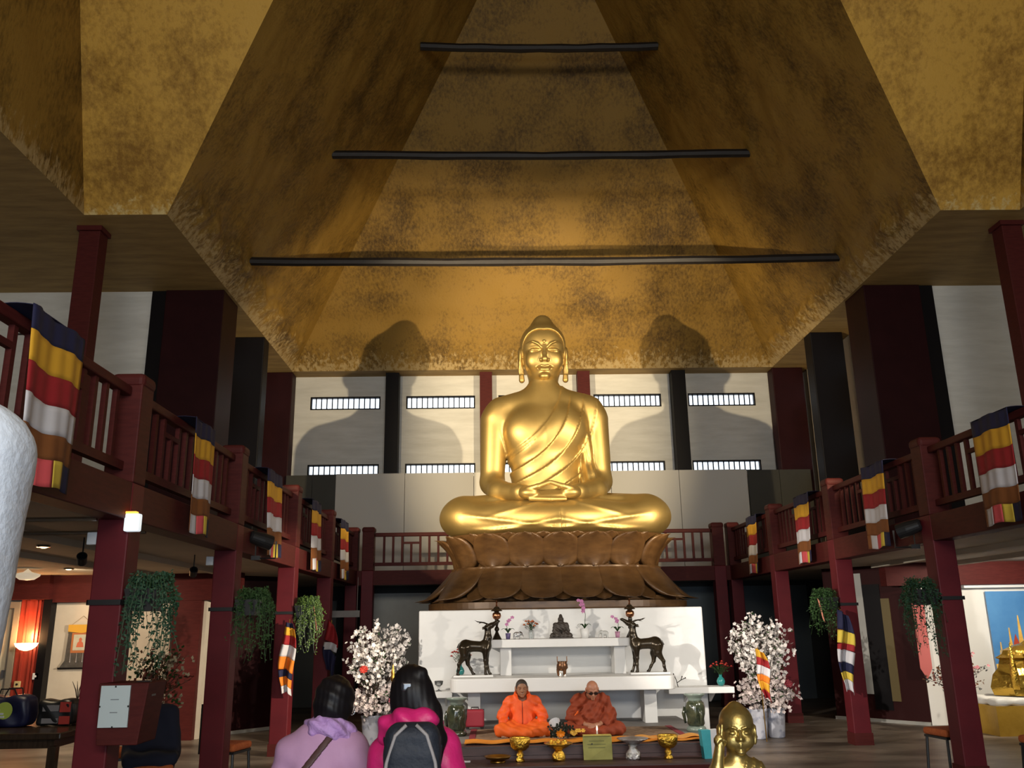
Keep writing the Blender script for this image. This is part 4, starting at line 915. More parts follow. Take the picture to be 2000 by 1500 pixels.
for c in ((-.06, 0, .19), (.12, 0, .13), (.07, 0, .15)): MB().lathe([(.001, -.012), (.012, 0), (.001, .012)], 10).ob('bud', bz, t, c)

# ================================================================== white blossom trees
petw = mat('blossom_white', (.66, .60, .56), .7, col2=(.78, .73, .69), scale=30); petp = mat('blossom_pink', (.62, .50, .47), .7, col2=(.74, .65, .61), scale=30); twig = mat('twig', (.05, .03, .02), .7)
def blossom_tree(label, x, y, seed, potn):
    R = random.Random(seed); t = thing('blossom_tree', label, 'flower arrangement', (x, y, 0), group='white blossom trees')
    for k in range(potn):
        ox = -.14+.30*k if potn > 1 else -.05
        p = MB().lathe([(.10, 0), (.12, .02), (.15, .40), (.158, .41), (.158, .43), (.145, .43), (.13, .38), (.001, .38)], 28).ob('pot', mat('blue_white_pot', (.62, .62, .68), .3, col2=(.34, .36, .46), scale=7, lo=.5, hi=.62), t, (ox, .1*k, 0), smooth=True)
    br = MB(); bl = MB(); bp = MB(); lf = MB()
    def blossom(mb, c, r):
        nrm = Vector((R.uniform(-1, 1), R.uniform(-1.4, .2), R.uniform(-.6, 1))).normalized(); a = nrm.orthogonal().normalized(); b = nrm.cross(a)
        for q in range(5):
            th = q*2*PI/5; d = a*math.cos(th)+b*math.sin(th); s_ = nrm.cross(d)
            mb.add([c, c+d*r*.55+s_*r*.42+nrm*r*.25, c+d*r+nrm*r*.35, c+d*r*.55-s_*r*.42+nrm*r*.25], [(0, 1, 2, 3)])
    def spray(base, cen, rx, rz, n, mb):
        for k in range(n):
            th = R.uniform(0, 2*PI); ph = math.acos(R.uniform(-1, 1)); rr = R.uniform(.25, 1)**.5
            tip = cen+Vector((rx*rr*math.sin(ph)*math.cos(th), .7*rx*rr*math.sin(ph)*math.sin(th), rz*rr*math.cos(ph)))
            mid = base.lerp(tip, .5)+Vector((0, 0, .08)); br.tube([base, mid, tip], [.006, .004, .002], 4)
            for q in range(7):
                c = mid.lerp(tip, R.uniform(.25, 1.08))+Vector((R.gauss(0, .035), R.gauss(0, .035), R.gauss(0, .035))); blossom(mb, c, R.uniform(.026, .042))
            for q in range(2):
                c = mid.lerp(tip, R.random()); d = Vector((R.uniform(-1, 1), R.uniform(-1, 1), R.uniform(-.5, .5))).normalized()*.06; s_ = d.orthogonal().normalized()*.014; lf.add([c, c+d*.5+s_, c+d, c+d*.5-s_], [(0, 1, 2, 3)])
    b0 = Vector((0, 0, .42))
    spray(b0, Vector((0, 0, 1.36)), .55, .50, 150, bl); spray(b0, Vector((.02, -.08, .66)), .55, .30, 110, bp)
    br.tube([(0, 0, .3), (.02, 0, .9), (0, 0, 1.5)], [.025, .02, .008], 6)
    br.ob('branches', twig, t)['kind'] = 'stuff'
    o = bl.ob('white_blossoms', petw, t); o['kind'] = 'stuff'; o = bp.ob('pinkish_blossoms', petp, t); o['kind'] = 'stuff'; o = lf.ob('leaves', leafg, t); o['kind'] = 'stuff'
    return t
blossom_tree('large white blossom arrangement at the left of the altar, behind the two women', -2.88, 14.0, 3, 1)
blossom_tree('large white blossom arrangement in two pale pots at the right of the altar', 3.02, 13.98, 8, 2)
# small things standing among the blossom
t = thing('gold_finial', 'small golden finial on a stick in the left blossom', 'ornament', (-2.55, 13.35, 0))
MB().tube([(0, 0, 0), (0, 0, .95)], .008, 6).ob('stick', brs, t); MB().lathe([(.012, .93), (.03, .96), (.035, 1.0), (.025, 1.04), (.03, 1.06), (.02, 1.10), (.008, 1.16), (.001, 1.2)], 14).ob('finial', brs, t, smooth=True)
t = thing('round_fan', 'round cream fan with a dark scroll pattern among the left blossom', 'fan', (-2.3, 12.95, 0))
o = MB().prism([(.17*math.cos(a), .62+.20*math.sin(a)) for a in [2*PI*i/24 for i in range(24)]], .012, 'y', 0).ob('disc', mat('scroll_cream', (.60, .54, .40), .6, col2=(.16, .12, .05), scale=16, lo=.56, hi=.6), t)
MB().tube([(0, .006, .44), (0, .006, 0)], .012, 6).ob('handle', brs, t)
for tr, x, z_, mt in ((0, -.14, 1.10, redf), (0, .30, .66, mat('pink_paper', (.6, .15, .2), .7)), (1, .27, .80, mat('dark_red_paper', (.20, .02, .03), .7))):
    root = bpy.data.objects['blossom_tree' if tr == 0 else 'blossom_tree.001']; flower(flower(MB(), (0, 0, 0), .07, 9), (0, -.02, 0), .045, 7).ob('paper_flower', mt, root, (x, -.32, z_))

# ================================================================== flags
fc = {k: mat('flag_'+k, v, .8) for k, v in dict(blue=(.007, .008, .042), yellow=(.66, .34, .02), red=(.30, .010, .014), white=(.60, .58, .60), brown=(.20, .065, .012), orange=(.70, .20, .012), pink=(.62, .08, .09), lemon=(.68, .50, .06)).items()}
def rail_flag(s, y0, y1, label, seed, skew=.0):
    """striped cloth folded over the gallery rail and hanging down its hall side"""
    t = thing('striped_flag', label, 'flag', (s*3.96, (y0+y1)/2, 2.55), group='flags on the gallery rails'); Lh = abs(y1-y0); R = random.Random(seed); p1, p2, p3 = R.uniform(0, 6), R.uniform(0, 6), R.uniform(14, 20)
    def pt(u, v):   # u along image left to right, v from the top down
        yy = (-Lh/2+Lh*u)*(1 if s < 0 else -1); z = 1.115-1.08*v
        w = (.006+.020*v)*math.sin(u*p3*.45+p1+v*1.5)+.006*math.sin(u*27+p2)
        return (-s*(.05+.025*v+w*.8), yy*(1-.06*v)+skew*v, z+.01*math.sin(u*9+p1))
    names = ['blue', 'yellow', 'red', 'white', 'brown']; e = [0, .15, .335, .515, .69, .84, 1.0]
    for i, c in enumerate(names):
        MB().sheet(lambda u, v: pt(u, e[i]+(e[i+1]-e[i])*v), 22, 5, .004).ob('stripe', fc[c], t, smooth=True)
    cuts = [0, .10, .34, .58, .80, 1.0]
    for k, c in enumerate(('brown', 'white', 'pink', 'lemon', 'blue')):
        MB().sheet(lambda u, v: pt(cuts[k]+(cuts[k+1]-cuts[k])*u, e[5]+(1-e[5])*v), 5, 5, .004).ob('end_stripe', fc[c], t, smooth=True)
    MB().sheet(lambda u, v: (-s*(.05-.24*v), (-Lh/2+Lh*u)*(1 if s < 0 else -1), 1.115+.012*math.sin(v*PI)), 10, 5, .004).ob('fold_over', fc['blue'], t)
for a in ((-1, 5.15, 5.86, 'largest striped flag on the left gallery rail, nearest the camera'), (-1, 8.2, 8.82, 'striped flag, second from the left edge on the left gallery rail'), (-1, 11.0, 11.75, 'striped flag, third along the left gallery rail, above the lit red pillar'), (-1, 13.8, 14.52, 'striped flag, fourth along the left gallery rail'), (-1, 16.45, 17.3, 'striped flag at the far end of the left gallery rail'),
          (1, 8.14, 8.82, 'largest striped flag on the right gallery rail, at the picture edge'), (1, 10.95, 11.63, 'striped flag, second from the right edge on the right gallery rail'), (1, 13.72, 14.45, 'striped flag, third from the right edge on the right gallery rail'), (1, 16.6, 17.3, 'striped flag at the far end of the right gallery rail')):
    rail_flag(*a, seed=int(a[1]*100))
def pole_flag(label, x, y, ztop, length, bands, w=.13, lean=.0, down=0):
    """flag hanging limp from a thin staff: twisted folds of coloured bands"""
    t = thing('limp_flag', label, 'flag', (x, y, ztop-length), group='limp flags')
    MB().tube([(-.01, .03, length+.05), (.0+lean*.2, .03, -down)], .008, 6).ob('staff', brs, t)
    v0 = 0
    for c, f in bands:
        v1 = v0+f
        def pt(u, v, v0=v0, v1=v1):
            q = v0+(v1-v0)*v; tw = 1.2*q+.3; ww = w*(.25+.9*math.sin(PI*min(.85, q*.8+.12)))
            a = (u-.5)*2
            return (ww*a*math.cos(tw*.3)+lean*q+.02*math.sin(q*7), .045*math.sin(a*4.2+q*3)-.03, length*(1-q)-.10*a*f*2-.05*abs(a)*q)
        MB().sheet(pt, 14, 6, .005).ob('band', fc[c], t, smooth=True); v0 = v1
    return t
pole_flag('limp orange and white striped flag tied to the lit left pillar', -3.99, 12.98, 1.78, .92, [('blue', .07), ('yellow', .12), ('red', .14), ('white', .17), ('orange', .18), ('blue', .10), ('orange', .12), ('white', .10)], .10)
pole_flag('limp red and blue national flag beside the far left pillar', -3.92, 15.92, 1.78, .80, [('red', .40), ('white', .15), ('blue', .45)], .11)
pole_flag('limp flag with blue and lemon bands on the right pillar', 3.93, 12.93, 1.80, 1.05, [('blue', .24), ('lemon', .16), ('red', .08), ('white', .16), ('blue', .12), ('lemon', .10), ('white', .14)], .11, -.03)
pole_flag('small yellow and red striped flag stuck in the right blossom tree', 2.83, 13.45, 1.28, .66, [('yellow', .16), ('red', .16), ('white', .18), ('orange', .14), ('yellow', .18), ('red', .18)], .085, .06, down=.6)

# ================================================================== hanging planters on the pillars
fol = [mat('ivy_dark', (.018, .060, .030), .6, col2=(.035, .09, .05), scale=20), mat('fern_mid', (.028, .075, .020), .6, col2=(.05, .11, .03), scale=20), mat('fern_lime', (.06, .12, .018), .6, col2=(.10, .17, .03), scale=20)]
def planter(label, s, y, seed, m, h, w, side=1, dry=False):
    R = random.Random(seed); x = s*4.1-s*side*.28
    t = thing('hanging_planter', label, 'plant', (x, y-.05, 1.85), group='plants strapped to the pillars')
    MB().prism([(-.09, 0), (.09, 0), (.13, .17), (-.13, .17)], .22, 'y', -.11).ob('box', blackm, t)
    cx = s*side*.28
    MB().box(cx-.135, cx+.135, -.095, -.085, .05, .09).box(cx-.135, cx+.135, .185, .195, .05, .09).box(cx-.137, cx-.127, -.095, .195, .05, .09).box(cx+.127, cx+.137, -.095, .195, .05, .09).ob('strap', blackm, t)
    lf = MB(); st = MB()
    for k in range(70):
        a = R.uniform(0, 2*PI); r0 = R.uniform(0, .10); o = Vector((r0*math.cos(a)-s*side*.02, r0*math.sin(a)*.8, .16)); out = Vector((math.cos(a)*w*.7-s*side*w*.25, math.sin(a)*w*.6-.02, 0)); H = h*R.uniform(.25, 1)**1.3
        P = [o, o+out*.6+Vector((0, 0, .10+R.uniform(0, .05))), o+out+Vector((0, 0, -.05*h)), o+out*1.08+Vector((R.gauss(0, .02), 0, -H*.55)), o+out*1.05+Vector((R.gauss(0, .03), 0, -H))]
        st.tube(P, .002, 3)
        for q in range(26):
            f = R.uniform(.05, 1)*(len(P)-1); i = min(int(f), len(P)-2); c = P[i].lerp(P[i+1], f-i); d = Vector((R.uniform(-1, 1), R.uniform(-1, .6), R.uniform(-1, .7))).normalized()*R.uniform(.022, .04); s_ = d.orthogonal().normalized()*.010
            lf.add([c, c+d*.5+s_, c+d, c+d*.5-s_], [(0, 1, 2, 3)])
    o = lf.ob('foliage', m, t); o['kind'] = 'stuff'; o = st.ob('tendrils', leafg, t); o['kind'] = 'stuff'
    return t
planter('blue-green trailing plant strapped to the pillar with the donation box', -1, 7.2, 1, fol[0], .64, .16)
planter('bushy trailing fern strapped to the second left pillar', -1, 10.2, 2, fol[1], .68, .17)
planter('lime green trailing fern with a pink ribbon, on the lit left pillar', -1, 13.2, 3, fol[2], .66, .14)
planter('drooping fern with a pink ribbon strapped to the right pillar with a flag', 1, 13.2, 4, fol[1], .60, .15)
planter('dark fern strapped to the nearest right pillar', 1, 10.2, 5, fol[0], .75, .16)
for nm, dx in (('lime green trailing fern', .16), ('drooping fern with', -.16)):
    for o in [o for o in bpy.data.objects if o.get('label', '').startswith(nm)]:
        MB().sheet(lambda u, v: (dx+.05*u-.02*v, -.12+.02*v, .12-.30*u+.04*v), 8, 2, .004).ob('ribbon', mat('salmon_ribbon', (.55, .20, .13), .7), o)
# ================================================================== visitors in the foreground
lil = mat('lilac_coat', (.40, .22, .36), .75, col2=(.44, .25, .40), scale=5, bump=.12, bscale=9); lav = mat('lavender_scarf', (.36, .20, .46), .85, col2=(.46, .29, .56), scale=14, bump=.4, bscale=25); pnk = mat('pink_coat', (.52, .012, .13), .5, col2=(.62, .02, .17), scale=6, bump=.25, bscale=10)
skin3 = mat('skin_tan', (.40, .22, .15), .5, sub=.05); trou = mat('dark_trousers', (.012, .012, .016), .8); shoe = mat('shoe_black', (.01, .01, .01), .5); navy = mat('navy_pack', (.008, .011, .019), .7, col2=(.013, .018, .03), scale=8, bump=.2, bscale=30); greyp = mat('grey_piping', (.26, .24, .24), .6)
def visitor(label, loc, k, hc, lean, coat_m, hem, wf=1):
    """woman standing with her back to the camera; k scales the height"""
    t = thing('person', label, 'person', loc, group='visitors standing in front')
    W = lambda z: lean*max(0, z-.9)
    def bodyf(P):
        q = rotP(P, hc, .25, PI); v = face_sdf((np.abs(q[0]), q[1], q[2]), *q)
        Q = mirx(P)
        v = smin(v, Cp(P, (hc[0], hc[1]-.02, hc[2]-.07), (0, W(1.2), 1.2*k), .05, .06), .03)
        v = U(.05, v, El(P, (0, W(1.0), 1.02*k), (.15, .10, .22)), El(Q, (.05, .0, .80*k), (.12, .11, .13)))
        v = smin(v, Ch(Q, [(.075, 0, .78*k), (.085, .01, .44*k), (.09, 0, .08)], [.085, .06, .042], .02), .04)
        v = smin(v, Cp(Q, (.09, -.02, .04), (.095, .14, .035), .036, .03), .02)
        v = smin(v, Ch(Q, [(.17*wf, W(1.15), 1.15*k), (.235*wf, W(.9), .90*k), (.215*wf, .17, .76*k)], [.045, .038, .028], .02), .03)
        return smin(v, U(0, hand_sdf(P, (.215*wf, .18, .75*k), (-.4, .8, -.2), (.4, .4, .6), (0, .3, 1)), hand_sdf(P, (-.215*wf, .18, .75*k), (.4, .8, -.2), (-.4, .4, .6), (0, .3, 1))), .01)
    sdf_ob('body', bodyf, (-.34, -.22, 0), (.34, .42, 1.62), .0085, skin3, t)
    def coat(P):
        P = (P[0]/wf, P[1], P[2]); Q = mirx(P); x, y, z = P
        sh = y-lean*np.maximum(0, z-.9); Q = (Q[0], sh, z)
        v = U(.08, El(Q, (0, 0, .98*k), (.205, .155, .30)), El(Q, (0, 0, .72*k), (.215, .165, .28)), Cp(Q, (0, 0, 1.20*k), (.165, .0, 1.135*k), .075, .082))
        v = smin(v, Ch(Q, [(.18, .0, 1.125*k), (.255, -.01, .90*k), (.225, .15, .775*k)], [.088, .075, .052], .04), .04)
        v = v-.005*np.sin(z*38+x*18)*np.clip((np.abs(x)-.08)/.1, 0, 1)-.003*np.sin(x*40+z*11)
        return smax(v, hem-z, .015)
    sdf_ob('coat', coat, (-.38, -.3, hem-.05), (.38, .34, 1.4), .0095, coat_m, t)
    Q_ = lambda P: mirx(P)
    sdf_ob('trousers', lambda P: smax(U(.05, Ch(mirx(P), [(.075, 0, .8*k), (.088, .01, .44*k), (.092, 0, .1)], [.10, .078, .062], .02), El(mirx(P), (0, 0, .82*k), (.17, .13, .12))), .07-P[2], .01), (-.25, -.2, .03), (.25, .2, .98), .011, trou, t)
    for s in (-1, 1): sdf_ob('shoe', lambda P: smax(U(.03, El(P, (s*.093, .06, .04), (.046, .125, .045)), Cp(P, (s*.092, -.02, .05), (s*.092, -.02, .10), .045)), .003-P[2], .004), (s*.093-.07, -.1, -.005), (s*.093+.07, .22, .16), .009, shoe, t)
    return t, coat
hcL = (.04, .075, 1.335)
wl, coatL = visitor('woman in a lilac coat and lavender scarf seen from behind, black hair', (-1.915, 4.6, 0), .985, hcL, .16, lil, .52, .86)
sdf_ob('hair', lambda P: smax(U(.04, El(P, (hcL[0], hcL[1]-.012, hcL[2]+.03), (.098, .112, .104)), El(P, (hcL[0]-.005, hcL[1]-.035, hcL[2]-.03), (.088, .088, .07)))-.006*np.sin(P[0]*45+P[2]*38)*np.sin(P[2]*50+P[1]*35), -El(P, (hcL[0], hcL[1]+.11, hcL[2]-.03), (.08, .075, .105)), .01)-.001*np.sin(P[0]*260+np.sin(P[2]*30)), (-.12, -.12, 1.18), (.2, .25, 1.50), .0065, hairb, wl)
sdf_ob('scarf', lambda P: U(.03, Ch(P, [(-.06, .06, 1.225), (-.02, -.02, 1.235), (.06, -.025, 1.225), (.11, .05, 1.205), (.06, .14, 1.2), (-.03, .13, 1.21), (-.06, .06, 1.225)], [.043]*7, .03), Cp(P, (.05, -.035, 1.235), (.105, .0, 1.19), .04, .035))-.006*np.sin(P[0]*70+P[2]*90+P[1]*40), (-.16, -.12, 1.1), (.22, .24, 1.32), .007, lav, wl)
def strapf(P):
    d = (P[0]*.78-(P[2]-1.14)*.62)-.005
    return smax(np.abs(coatL(P)-.004)-.006, np.abs(d)-.017, .004)
sdf_ob('bag_strap', lambda P: smax(strapf(P), P[1]-.10, .01), (-.38, -.3, .75), (.36, .3, 1.32), .007, mat('brown_strap', (.05, .018, .016), .6), wl)
hb = bevel(MB().box(-.32, -.20, -.14, .12, .60, .80).ob('shoulder_bag', mat('brown_leather', (.06, .022, .018), .5), wl), .02)
MB().tube([(hcL[0]+.08, hcL[1]+.03, hcL[2]-.05+.02*math.sin(i)) if False else (hcL[0]+.088+.012*math.cos(a), hcL[1]+.0, hcL[2]-.035+.022*math.sin(a)) for a in [2*PI*i/14 for i in range(15)]], .003, 5).ob('earring', sil, wl)
hcR = (-.03, .07, 1.395)
wr, coatR = visitor('woman in a bright pink hooded coat carrying a black backpack', (-1.425, 4.2, 0), 1.02, hcR, .12, pnk, .62, .78)
def longhair(P):
    v = U(.05, El(P, (hcR[0], hcR[1]-.015, hcR[2]+.035), (.090, .108, .105)), El(P, (hcR[0]+.0, hcR[1]-.05, hcR[2]-.04), (.088, .075, .10)))
    v = smin(v, Ch(P, [(hcR[0]+.035, hcR[1]-.06, hcR[2]+.02), (.055, .0, 1.32), (.095, -.07, 1.22), (.105, -.11, 1.13)], [.06, .058, .042, .016], .03), .05)
    v = smin(v, El(P, (hcR[0]+.045, hcR[1]-.07, hcR[2]+.10), (.035, .035, .03)), .02)
    v = smax(v, -El(P, (hcR[0], hcR[1]+.11, hcR[2]-.03), (.08, .075, .105)), .01)
    return v-.001*np.sin(P[0]*230+P[2]*20)
sdf_ob('long_hair', longhair, (-.2, -.2, 1.05), (.2, .22, 1.56), .0068, hairb, wr)
o = sdf_ob('hair_clip', lambda P: Rb(P, (hcR[0]-.01, hcR[1]-.115, hcR[2]+.045), (.026, .016, .022), .01), (-.12, -.12, 1.36), (.06, .06, 1.52), .005, mat('clip_black', (.02, .02, .025), .12, coat=.8), wr)
sdf_ob('hood', lambda P: U(.04, Ch(P, [(-.135, .04, 1.25), (-.115, -.03, 1.275), (-.04, -.09, 1.30), (.045, -.08, 1.295), (.085, .01, 1.27)], [.035, .045, .052, .045, .035], .04), Ch(P, [(-.12, -.03, 1.235), (-.06, -.10, 1.235), (.03, -.10, 1.25)], [.04, .04, .035], .03))-.006*np.sin(P[0]*48+P[2]*60), (-.26, -.24, 1.1), (.24, .16, 1.42), .0078, pnk, wr)
PK = (.005, -.225, 1.075)
def pack(P):
    x, y, z = P[0]-PK[0], P[1]-PK[1], P[2]-PK[2]
    w = .125-.16*np.clip(z-.08, 0, 1)**1.5
    q = (x*(.155/np.maximum(w, .05)), y, z)
    v = smin(Rb(q, (0, 0, .0), (.15, .085, .235), .07), Rb(q, (0, -.055, -.09), (.115, .055, .12), .04), .02)
    return v-.002*np.sin(z*70)
pk = sdf_ob('backpack', pack, (-.2, -.42, .7), (.23, -.1, 1.32), .0085, navy, wr)
for s in (-1, 1):
    MB().tube([(PK[0]+s*x, y, z) for x, y, z in ((.02, -.30, 1.305), (.065, -.305, 1.265), (.10, -.298, 1.16), (.118, -.292, 1.03), (.121, -.292, .90))], .008, 6).ob('piping', greyp, pk, smooth=True)
    MB().tube([(s*.10, -.13, 1.17), (s*.125, -.06, 1.235), (s*.13, .06, 1.24), (s*.12, .16, 1.15), (s*.13, .17, .98), (s*.16, .06, .86), (s*.15, -.12, .84)], .018, 6).ob('shoulder_strap', navy, pk, smooth=True)
MB().box(PK[0]-.02, PK[0]+.02, -.345, -.33, 1.085, 1.092).ob('logo_bar', greyp, pk)
for x, z, r in ((-.11, .965, .02), (.105, 1.0, .017)):
    o = MB().lathe([(.001, 0), (r, 0), (r, .006), (.001, .008)], 18).ob('badge', mat('pale_blue_badge', (.35, .50, .62), .3), pk, (PK[0]+x, -.312, z)); o.rotation_euler = (PI/2, 0, 0)
MB().lathe([(.028, 0), (.03, .16), (.02, .19), (.001, .2)], 14).ob('bottle', mat('plum_bottle', (.05, .02, .05), .3), pk, (PK[0]-.155, -.20, .86), smooth=True)

# ================================================================== golden child statue
gch = mat('pale_gold', (.50, .37, .12), .36, .85, col2=(.60, .45, .16), scale=8, bump=.1, bscale=20)
ch = thing('child_buddha_statue', 'golden child Buddha statue raising one finger, in the right foreground', 'statue', (.60, 6.5, 0))
def child(P):
    x, y, z = P; c = (.015, 0, .985); q = rotP(P, c, .02, -.10); Q = (np.abs(q[0]), q[1], q[2]); k = 1.0
    v = U(.05, El(Q, (0, .02, .035), (.118, .132, .122)), El(Q, (0, -.02, -.075), (.098, .098, .092)))
    v = smin(v, El(Q, (0, .02, .145), (.040, .045, .028)), .03)
    v = smin(v, El(Q, (.058, -.065, -.075), (.045, .045, .045)), .03)
    v = v+.016*np.exp(-(((Q[0]-.046)/.034)**2+((q[2]+.018)/.016)**2))*(q[1] < 0)
    v = smin(v, El(Q, (.046, -.098, -.022), (.026, .02, .013)), .004)
    v = smin(v, Ch(Q, [(.018, -.118, .008), (.05, -.115, .018), (.085, -.085, .004)], [.006, .007, .004]), .01)
    v = smin(v, Ch(Q, [(0, -.115, -.01), (0, -.128, -.042), (0, -.137, -.058)], [.010, .013, .017], .008), .012)
    v = smin(v, El(Q, (.017, -.122, -.062), (.014, .014, .011)), .006)
    v = smin(v, Ch(Q, [(0, -.118, -.092), (.028, -.106, -.090)], [.011, .005]), .006)
    v = smin(v, Ch(Q, [(0, -.114, -.108), (.022, -.106, -.104)], [.012, .006]), .006)
    v = smin(v, El(Q, (0, -.10, -.145), (.03, .026, .02)), .02)
    v = smin(v, smax(U(.01, El(Q, (.125, .02, -.03), (.016, .03, .05)), Cp(Q, (.124, .015, -.06), (.118, .01, -.10), .016, .014)), -El(Q, (.14, .012, -.025), (.01, .016, .03)), .006), .012)
    v = smin(v, Cp(P, (0, .02, .84), (0, .02, .74), .06, .075), .03)
    M = mirx(P)
    t_ = U(.06, El(M, (0, .02, .63), (.145, .095, .15)), El(M, (0, .02, .48), (.15, .105, .15)), Cp(M, (0, .02, .74), (.12, .02, .715), .06, .058))
    Qx, Qz = x+.22, z-.90; r = np.sqrt(Qx*Qx+Qz*Qz); ph = (r-.30)/.055; fr = ph-np.floor(ph)
    t_ = t_-np.clip((r-.285)/.01, 0, 1)*(.006+.010*(1-fr)**2)
    v = smin(v, t_, .02)
    v = smin(v, Ch(P, [(.145, .02, .70), (.19, .01, .56), (.20, -.03, .42)], [.058, .05, .036], .02), .02)
    v = smin(v, hand_sdf(P, (.20, -.035, .42), (0, -.15, -1), (1, 0, 0), (0, -1, 0), curl=.15), .01)
    v = smin(v, Ch(P, [(-.145, .02, .70), (-.20, -.02, .60), (-.165, -.09, .73), (-.142, -.10, .86)], [.056, .052, .045, .034], .015), .02)
    v = smin(v, El(P, (-.135, -.10, .905), (.038, .026, .042)), .015)
    v = smin(v, Ch(P, [(-.125, -.105, .93), (-.118, -.105, .975), (-.112, -.10, 1.015)], [.014, .012, .010]), .006)
    for i, (a, b) in enumerate(((-.142, .945), (-.158, .935), (-.170, .92))): v = smin(v, Ch(P, [(a, -.11, b-.01), (a-.004, -.14, b+.012), (a+.004, -.155, b-.012), (a+.008, -.14, b-.026)], [.012, .012, .011, .010]), .004)
    v = smin(v, Ch(P, [(-.11, -.11, .89), (-.108, -.14, .91), (-.12, -.155, .925)], [.013, .012, .010]), .006)
    v = smin(v, Ch(M, [(.075, .02, .42), (.078, .02, .28), (.08, .02, .17)], [.085, .062, .05], .02), .03)
    v = smin(v, El(M, (.08, -.02, .155), (.045, .08, .03)), .02)
    v = smin(v, smax(El(M, (0, .02, .40), (.165, .12, .17)), .30-z, .01)-.004*np.sin(x*70), .02)
    return smax(v, .135-z, .004)
sdf_ob('figure', child, (-.27, -.24, .12), (.28, .2, 1.19), .0085, gch, ch)
MB().lathe([(.20, 0), (.21, .02), (.17, .06), (.15, .08), (.19, .12), (.20, .138), (.001, .14)], 28).ob('lotus_base', gch, ch, smooth=True)
# ================================================================== white rough sculpture at the left edge
t = thing('white_stone_sculpture', 'rough white painted stone at the left edge, close to the camera', 'sculpture', (-2.62, 2.2, 0))
def stone(P):
    x, y, z = P
    v = U(.12, Rb((x+.10*np.clip((2.0-z), -1, 1.2)*.55, y, z), (0, 0, 1.80), (.37, .17, .48), .16), Rb(P, (-.35, 0, .6), (.30, .17, .62), .1))
    return v-.002*np.sin(x*60+np.sin(z*40)*2)*np.sin(z*55+y*30)
sdf_ob('stone', stone, (-.85, -.25, -.02), (.5, .25, 2.3), .017, mat('white_rough', (.60, .66, .75), .6, bump=.15, bscale=40), t)

# ================================================================== left side under the gallery
t = thing('donation_box', 'wooden donation box fixed to the pillar, with a framed notice', 'box', (-3.98, 6.93, .90))
bevel(MB().prism([(0, 0), (.30, 0), (.35, .43), (-.02, .43)], .36, 'y', -.05).ob('box', redd, t), .008)
MB().box(.20, .30, .10, .14, .42, .436).ob('slot', blackm, t); MB().box(.315, .34, .05, .13, .33, .345).ob('side_slot', blackm, t)
fr_ = MB().box(.008, .222, -.066, -.052, .125, .415).ob('framed_notice', mat('notice_paper', (.50, .58, .60), .3), t)
for z_, w_ in ((.315, .06), (.225, .055)): MB().box(.115-w_/2, .115+w_/2, -.0675, -.066, z_, z_+.006).ob('line_of_text', mat('grey_ink', (.18, .2, .22), .6), fr_)
for p in ((.115, .408), (.115, .128), (.012, .27), (.218, .27)): MB().cbox((p[0], -.068, p[1]), (.01, .006, .012)).ob('clip', blackm, fr_)
t = thing('emergency_light', 'small glowing glass emergency light on the left pillar under the beam', 'lamp', (-3.93, 7.05, 2.46))
bevel(MB().box(-.06, .06, -.05, .02, 0, .14).ob('glass_case', mat('lit_glass', (.9, .95, 1), .2, emit=(.85, .95, 1), estr=.55), t), .012); MB().box(-.05, .03, -.05, .0, .14, .155).ob('amber_top', mat('amber_glow', (1, .4, .05), .4, emit=(1, .35, .03), estr=3), t)
L = bpy.data.lights.new('pillar_fill_beam', 'SPOT'); L.energy = 1900; L.color = (1, .92, .82); L.spot_size = math.radians(24); L.spot_blend = .5; L.shadow_soft_size = .05; o = bpy.data.objects.new('pillar_fill_beam', L); COL.objects.link(o); o.parent = t; o.location = (.09, -.03, .06); o.rotation_euler = (Vector((4.05, 14.3, 1.4))-Vector((-3.84, 7.02, 2.52))).to_track_quat('-Z', 'Y').to_euler()  # spot added at this lamp to brighten the red pillars opposite
for x, y, z, lb in ((-4.28, 7.15, 2.42, 'small white detector box on the pillar with the donation box'), (-4.27, 10.1, 2.45, 'small white detector box on the second left pillar')):
    tag(bevel(MB().box(-.04, .04, -.03, .03, -.05, .05).ob('detector_box', whitec, None, (x, y, z)), .008), lb, 'box', 'detector boxes')
dkw = mat('dark_table', (.030, .018, .010), .25, col2=(.05, .03, .018), scale=5, stretch=(6, 1, 1))
t = thing('side_table', 'long dark wooden table at the far left with bags on it', 'table', (-6.35, 10.1, 0))
bevel(MB().box(-1.1, 1.02, -.85, .75, .69, .75).ob('table_top', dkw, t), .012); MB().box(-1.0, .92, -.75, .65, .60, .69).ob('apron', dkw, t)
for x in (-1.0, .92):
    for y in (-.75, .65): MB().box(x-.04, x+.04, y-.04, y+.04, 0, .62).ob('leg', dkw, t)
nv = mat('navy_bag', (.006, .007, .03), .45, col2=(.01, .012, .05), scale=5); lime = mat('lime_print', (.45, .55, .08), .6)
t = thing('shopping_bag', 'large navy shopping bag with a lime green disc print on the table', 'bag', (-6.22, 9.95, .75))
sdf_ob('bag', lambda P: smax(Rb(P, (0, 0, .15), (.25, .13, .16), .06)-.012*np.sin(P[0]*22+P[2]*17), .002-P[2], .01), (-.33, -.2, -.02), (.33, .2, .36), .012, nv, t)
o = MB().prism([(.02+.085*math.cos(a), .17+.085*math.sin(a)) for a in [2*PI*i/24 for i in range(24)]], .004, 'y', -.143).ob('lime_disc', lime, t)
for k, (x, z_, w_) in enumerate(((-.10, .20, .07), (-.12, .165, .10), (-.10, .13, .12), (-.09, .10, .12))): MB().box(x, x+w_, -.15, -.145, z_, z_+.018).ob('white_letters', wp, t)
